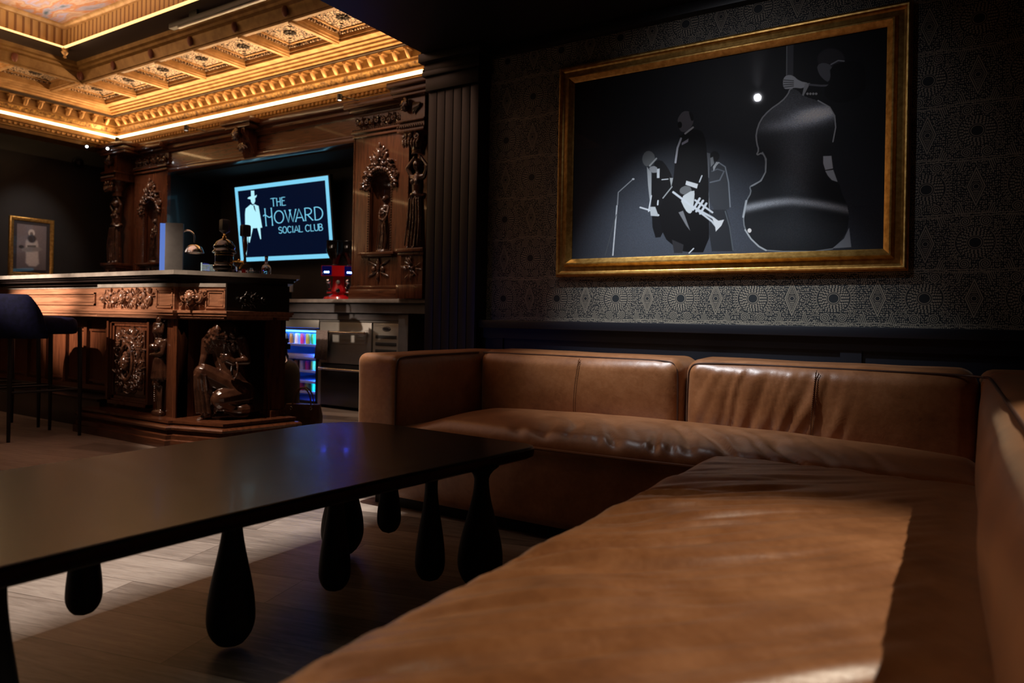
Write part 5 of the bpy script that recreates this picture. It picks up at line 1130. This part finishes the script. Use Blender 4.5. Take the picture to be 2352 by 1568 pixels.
# ------------------------------------------------------------------ fridges and under-counter units
YC = 4.40
BLUEW = mat('fridge_liner', (.45, .5, .6), .5)
fr = thing('glass_door_fridge', 'tall glass door fridge glowing blue inside under the back counter', 'fridge', (-4.95, YC, 0))
x0, x1 = -5.42, -4.755
w = MB(); w.box((x0, YC+.02, .0), (x0+.02, 4.95, .765)); w.box((x1-.02, YC+.02, 0), (x1, 4.95, .765)); w.box((x0, 4.93, 0), (x1, 4.95, .765)); w.box((x0, YC+.02, 0), (x1, 4.95, .03)); w.obj('cabinet', BLUEW, fr)
B('top_panel', (x0, YC-.005, .695), (x1, 4.93, .768), STEEL, fr, .003)
w = MB(); w.box((x0, YC, .02), (x0+.03, YC+.03, .69)); w.box((x1-.035, YC, .02), (x1, YC+.03, .69)); w.box((x0, YC, .675), (x1, YC+.03, .692)); w.box((x0, YC, .02), (x1, YC+.03, .045)); d_ = w.obj('door_frame', BLACK, fr)
B('door_glass', (x0+.03, YC+.012, .045), (x1-.035, YC+.016, .675), PANE, fr)
FBL = led('blue_fridge_led', (.01, .16, 1.), 7); FBW = led('white_blue_fridge_led', (.12, .50, 1.), 4)
B('interior_led', (x1-.045, YC+.035, .05), (x1-.037, YC+.045, .67), FBL, fr); B('interior_led', (x0+.04, YC+.04, .655), (x1-.06, YC+.07, .668), FBW, fr)
area('fridge_interior_light', (-5.05, 4.60, .66), (-5.05, 4.62, .0), 7, (.015, .16, 1), .5, .25)
area('fridge_interior_light', (-4.86, 4.47, .35), (-5.1, 4.8, .35), 5, (.01, .13, 1), .03, .6)
zs = [.545, .43, .31, .215, .12]
for z in zs: B('shelf', (x0+.02, YC+.05, z-.022), (x1-.05, 4.92, z), BLUEW, fr, .003)
rs = random.Random(12)
CANC = [mat('drink_' + n_, c_, .35) for n_, c_ in (('green', (.05, .35, .05)), ('yellow', (.5, .4, .05)), ('pink', (.6, .05, .2)), ('pale', (.6, .6, .65)), ('amber', (.25, .12, .03)), ('dark', (.02, .03, .05)))]
shl = {.545: 'upper', .43: 'second', .31: 'middle', .215: 'fourth', .12: 'lowest'}
def drink(x, y, z, r, h, m_, bottle, zz):
    w = MB(); w.lathe([(r*.9, 0), (r, .004), (r, h*.62), (r*.4, h*.8), (r*.38, h*.96)] if bottle else [(r*.85, 0), (r, .006), (r, h*.93), (r*.8, h)], (x, y, z), 14)
    o = w.obj('drink_bottle' if bottle else 'drink_can', m_, None); tag(o, f'small chilled drink in the {shl[zz]} shelf row of the blue lit fridge', 'drink', f'drinks on the {shl[zz]} fridge shelf')
for z, n_, h in ((.545, 7, .095), (.31, 8, .085), (.12, 7, .075), (.045, 0, .06)):
    for k in range(n_): drink(x0+.07+k*.072, YC+.09, z, .024, h, CANC[(k*5+int(z*100)) % 6], False, z)
for z in (.43,):
    bx = MB(); bx.box((x0+.06, YC+.07, z), (x1-.06, YC+.20, z+.022), .004); tr_ = bx.obj('garnish_tray', WHITE, None); tag(tr_, 'shallow pale tray of garnishes on a fridge shelf', 'tray')
# stainless units
st = thing('undercounter_fridge', 'stainless steel undercounter fridge with two drawers and a vent grille', 'fridge', (-4.3, YC, 0))
B('carcass', (-4.745, YC+.03, .02), (-3.81, 4.95, .768), BLACK, st); B('top_rail', (-4.74, YC-.012, .755), (-3.81, YC+.03, .772), STEEL, st, .003)
B('stile', (-4.755, YC-.004, .0), (-4.72, YC+.03, .40), STEEL, st, .002)
dr = B('drawer_front', (-4.735, YC-.01, .395), (-4.125, YC+.03, .752), STEEL, st, .004)
w = MB(); w.tube([(-4.70, YC-.045, .665), (-4.17, YC-.045, .665)], .009, 10); w.tube([(-4.70, YC-.045, .665), (-4.70, YC, .665)], .008, 8); w.tube([(-4.17, YC-.045, .665), (-4.17, YC, .665)], .012, 8); w.obj('handle', CHROME, dr)
dr = B('drawer_front', (-4.715, YC-.01, .03), (-4.125, YC+.03, .385), speckle('dark_steel', (.10, .10, .11), (.14, .14, .15), .25, 4, .9), st, .004)
w = MB(); w.tube([(-4.70, YC-.04, .345), (-4.15, YC-.04, .345)], .010, 10); w.ell((-4.70, YC-.04, .345), (.014, .016, .016)); w.tube([(-4.69, YC-.04, .345), (-4.69, YC, .345)], .009, 8); w.tube([(-4.16, YC-.04, .345), (-4.16, YC, .345)], .009, 8); w.obj('handle', CHROME, dr)
gl = B('vent_panel', (-4.105, YC-.012, .06), (-3.815, YC+.03, .752), STEEL, st, .004)
w = MB()
for k in range(9): w.box((-4.075, YC-.016, .625-k*.058), (-3.845, YC-.008, .652-k*.058), .004)
w.obj('vent_slot', BLACKR, gl)
w = MB(); w.ell((-3.955, YC-.012, .705), (.048, .005, .021), seg=24, rings=8); bd = w.obj('oval_badge', BLACK, gl)
w = MB(); w.tube([(-3.955+.038*math.cos(a), YC-.018, .705+.013*math.sin(a)) for a in [2*PI*k/24 for k in range(25)]], .0012, 6); w.obj('badge_ring', STEEL, bd)
w = MB()
vs = []; N_ = 14
for side, y0_ in ((0, -.060), (1, -.020)):
    pass
pts = [(YC-.030, .50), (YC-.032, .655), (YC-.040, .678), (YC-.050, .680), (YC-.060, .668), (YC-.063, .55), (YC-.066, .43)]
for k in range(N_+1):
    x = -4.735+.15*k/N_
    for (y, z) in pts: vs.append((x+.010*math.sin(z*14)*(z < .62), y-.006*math.sin(k*1.25+z*6), z-.012*(k/N_)*(z < .5)))
n = len(pts); w.add(vs, [(k*n+i, k*n+i+1, (k+1)*n+i+1, (k+1)*n+i) for k in range(N_) for i in range(n-1)])
tw_ = w.obj('hand_towel', speckle('taupe_terry', (.07, .05, .045), (.11, .085, .075), .95, 90, bs=.4), None); so = tw_.modifiers.new('thick', 'SOLIDIFY'); so.thickness = .006
tag(tw_, 'taupe cloth towel hanging over the steel drawer handle', 'towel')
# handbag and gas cylinder on the floor
hb = thing('handbag', 'brown leather handbag with two looped handles on the floor by the bar', 'handbag', (-3.885, 3.46, 0), rot=(0, 0, .5))
BAG = speckle('brown_bag_leather', (.12, .055, .028), (.20, .095, .05), .45, 20)
w = MB(); n = 0
for z, sx, sy in ((0, .115, .05), (.01, .125, .06), (.09, .13, .055), (.165, .12, .035), (.18, .118, .028)):
    P_ = rounded_poly([(-sx, -sy), (sx, -sy), (sx, sy), (-sx, sy)], [.02]*4, 3); n = len(P_); w.v += [(a, b, z) for a, b in P_]
for i in range(4):
    for k in range(n): w.f.append((i*n+k, i*n+(k+1) % n, (i+1)*n+(k+1) % n, (i+1)*n+k))
w.f.append(tuple(range(n-1, -1, -1))); w.f.append(tuple(4*n+k for k in range(n))); w.obj('body', BAG, hb, world=False)
for sy in (-.03, .03):
    w = MB(); w.tube([(-.075, sy, .165)]+[(-.066*math.cos(a), sy*(1-.2*math.sin(a)), .18+.115*math.sin(a)) for a in [PI*k/14 for k in range(15)]]+[(.075, sy, .165)], .0055, 8); w.obj('handle', mat('tan_handle', (.22, .11, .05), .45) if sy < 0 else bpy.data.materials['tan_handle'], hb, world=False)
w = MB()
for sx in (-1, 1): w.tube([(sx*.07+.008*math.cos(a), -.045, .155+.01*math.sin(a)) for a in [2*PI*k/12 for k in range(13)]], .002, 6)
w.box((-.03, -.062, .085), (.03, -.058, .093)); w.obj('buckle', CHROME, hb, world=False)
gc = thing('gas_cylinder', 'khaki gas cylinder with a black regulator standing between the bar and fridge', 'gas cylinder', (-4.215, 3.565, 0))
w = MB(); w.lathe([(.105, 0), (.115, .01), (.115, .36), (.108, .41), (.085, .45), (.05, .475), (.03, .48)], (0, 0, 0), 28); w.obj('tank', speckle('khaki_paint', (.10, .075, .045), (.14, .11, .07), .6, 10), gc, world=False)
w = MB(); w.lathe([(.03, .48), (.032, .50), (.022, .52), (.022, .60), (.03, .61), (.03, .63)], (0, 0, 0), 14); w.box((-.02, -.02, .55), (.045, .02, .59), .005); w.obj('regulator', BLACK, gc, world=False)
w = MB(); w.tube([(.05, -.03, .50), (.10, -.06, .47), (.09, -.11, .40)], .006, 8); w.tube([(.03, 0, .60), (.07, -.02, .61)], .005, 8); w.obj('hose', CHROME, gc, world=False)

# ------------------------------------------------------------------ small fittings
def armspot(loc, tip, lab, lit=4):
    t = thing('accent_spotlight', lab, 'light fitting', loc, 'small accent spotlights on arms over the back bar')
    d = Vector(tip)-Vector(loc)
    w = MB(); w.tube([d, d*.5+Vector((0, 0, .01)), (0, 0, .02)], .004, 6); w.obj('arm', BLACK, t, world=False)
    w = MB(); w.lathe([(.010, .035), (.022, .03), (.022, -.02), (.018, -.02), (.018, -.012)], (0, 0, 0), 14); w.obj('lamp_head', BLACK, t, world=False)
    w = MB(); w.lathe([(.015, -.018), (.015, -.014)], (0, 0, 0), 14); w.obj('lens', led('spot_lens_%d' % int(lit), (1, .85, .7), lit), t, world=False)
armspot((-4.40, 4.25, 2.63), (-4.20, 4.44, 2.60), 'small black accent spotlight at the right of the gold cornice', 3)
armspot((-6.53, 4.25, 2.645), (-6.30, 4.44, 2.61), 'small black accent spotlight left of the central bracket', 1)
armspot((-7.72, 4.22, 2.66), (-7.60, 4.44, 2.62), 'small black accent spotlight near the far left corner of the gold cornice', 3)
for loc, lab in (((-8.07, 4.085, 2.603), 'bright white spotlight under the far left gold cornice beside the dome camera'), ((-7.70, 4.11, 2.545), 'bright white spotlight at the left end of the wooden cornice')):
    t = thing('wall_spotlight', lab, 'light fitting', loc); w = MB(); w.lathe([(.012, -.03), (.026, -.025), (.026, .02), (.022, .02)], (0, 0, 0), 14, axis=(.75, -.5, -.1)); w.obj('housing', BLACK, t, world=False)
    w = MB(); w.lathe([(.013, .012), (.012, .022), (.006, .026)], (0, 0, 0), 14, axis=(.75, -.5, -.1)); w.obj('lens', led('bright_lens', (.95, .97, 1), 25), t, world=False)
    w = MB(); w.tube([(0, 0, 0), (-.06, .08, .01), (-.12, .12, .0)] if False else [(0, 0, 0), (0, .03, 0), (0, .07, .02)], .005, 6); w.obj('bracket', BLACK, t, world=False)
t = thing('dome_camera', 'dark dome security camera on the left wall above the portrait', 'camera', (-8.6, 4.25, 2.52))
w = MB(); w.lathe([(.06, 0), (.06, .02), (.055, .025)], (0, 0, 0), 20, axis=(1, 0, 0)); w.obj('mount', BLACK, t, world=False)
w = MB(); w.ell((.03, 0, 0), (.048, .048, .048)); w.obj('dome', mat('smoked_dome', (.012, .009, .007), .15), t, world=False)
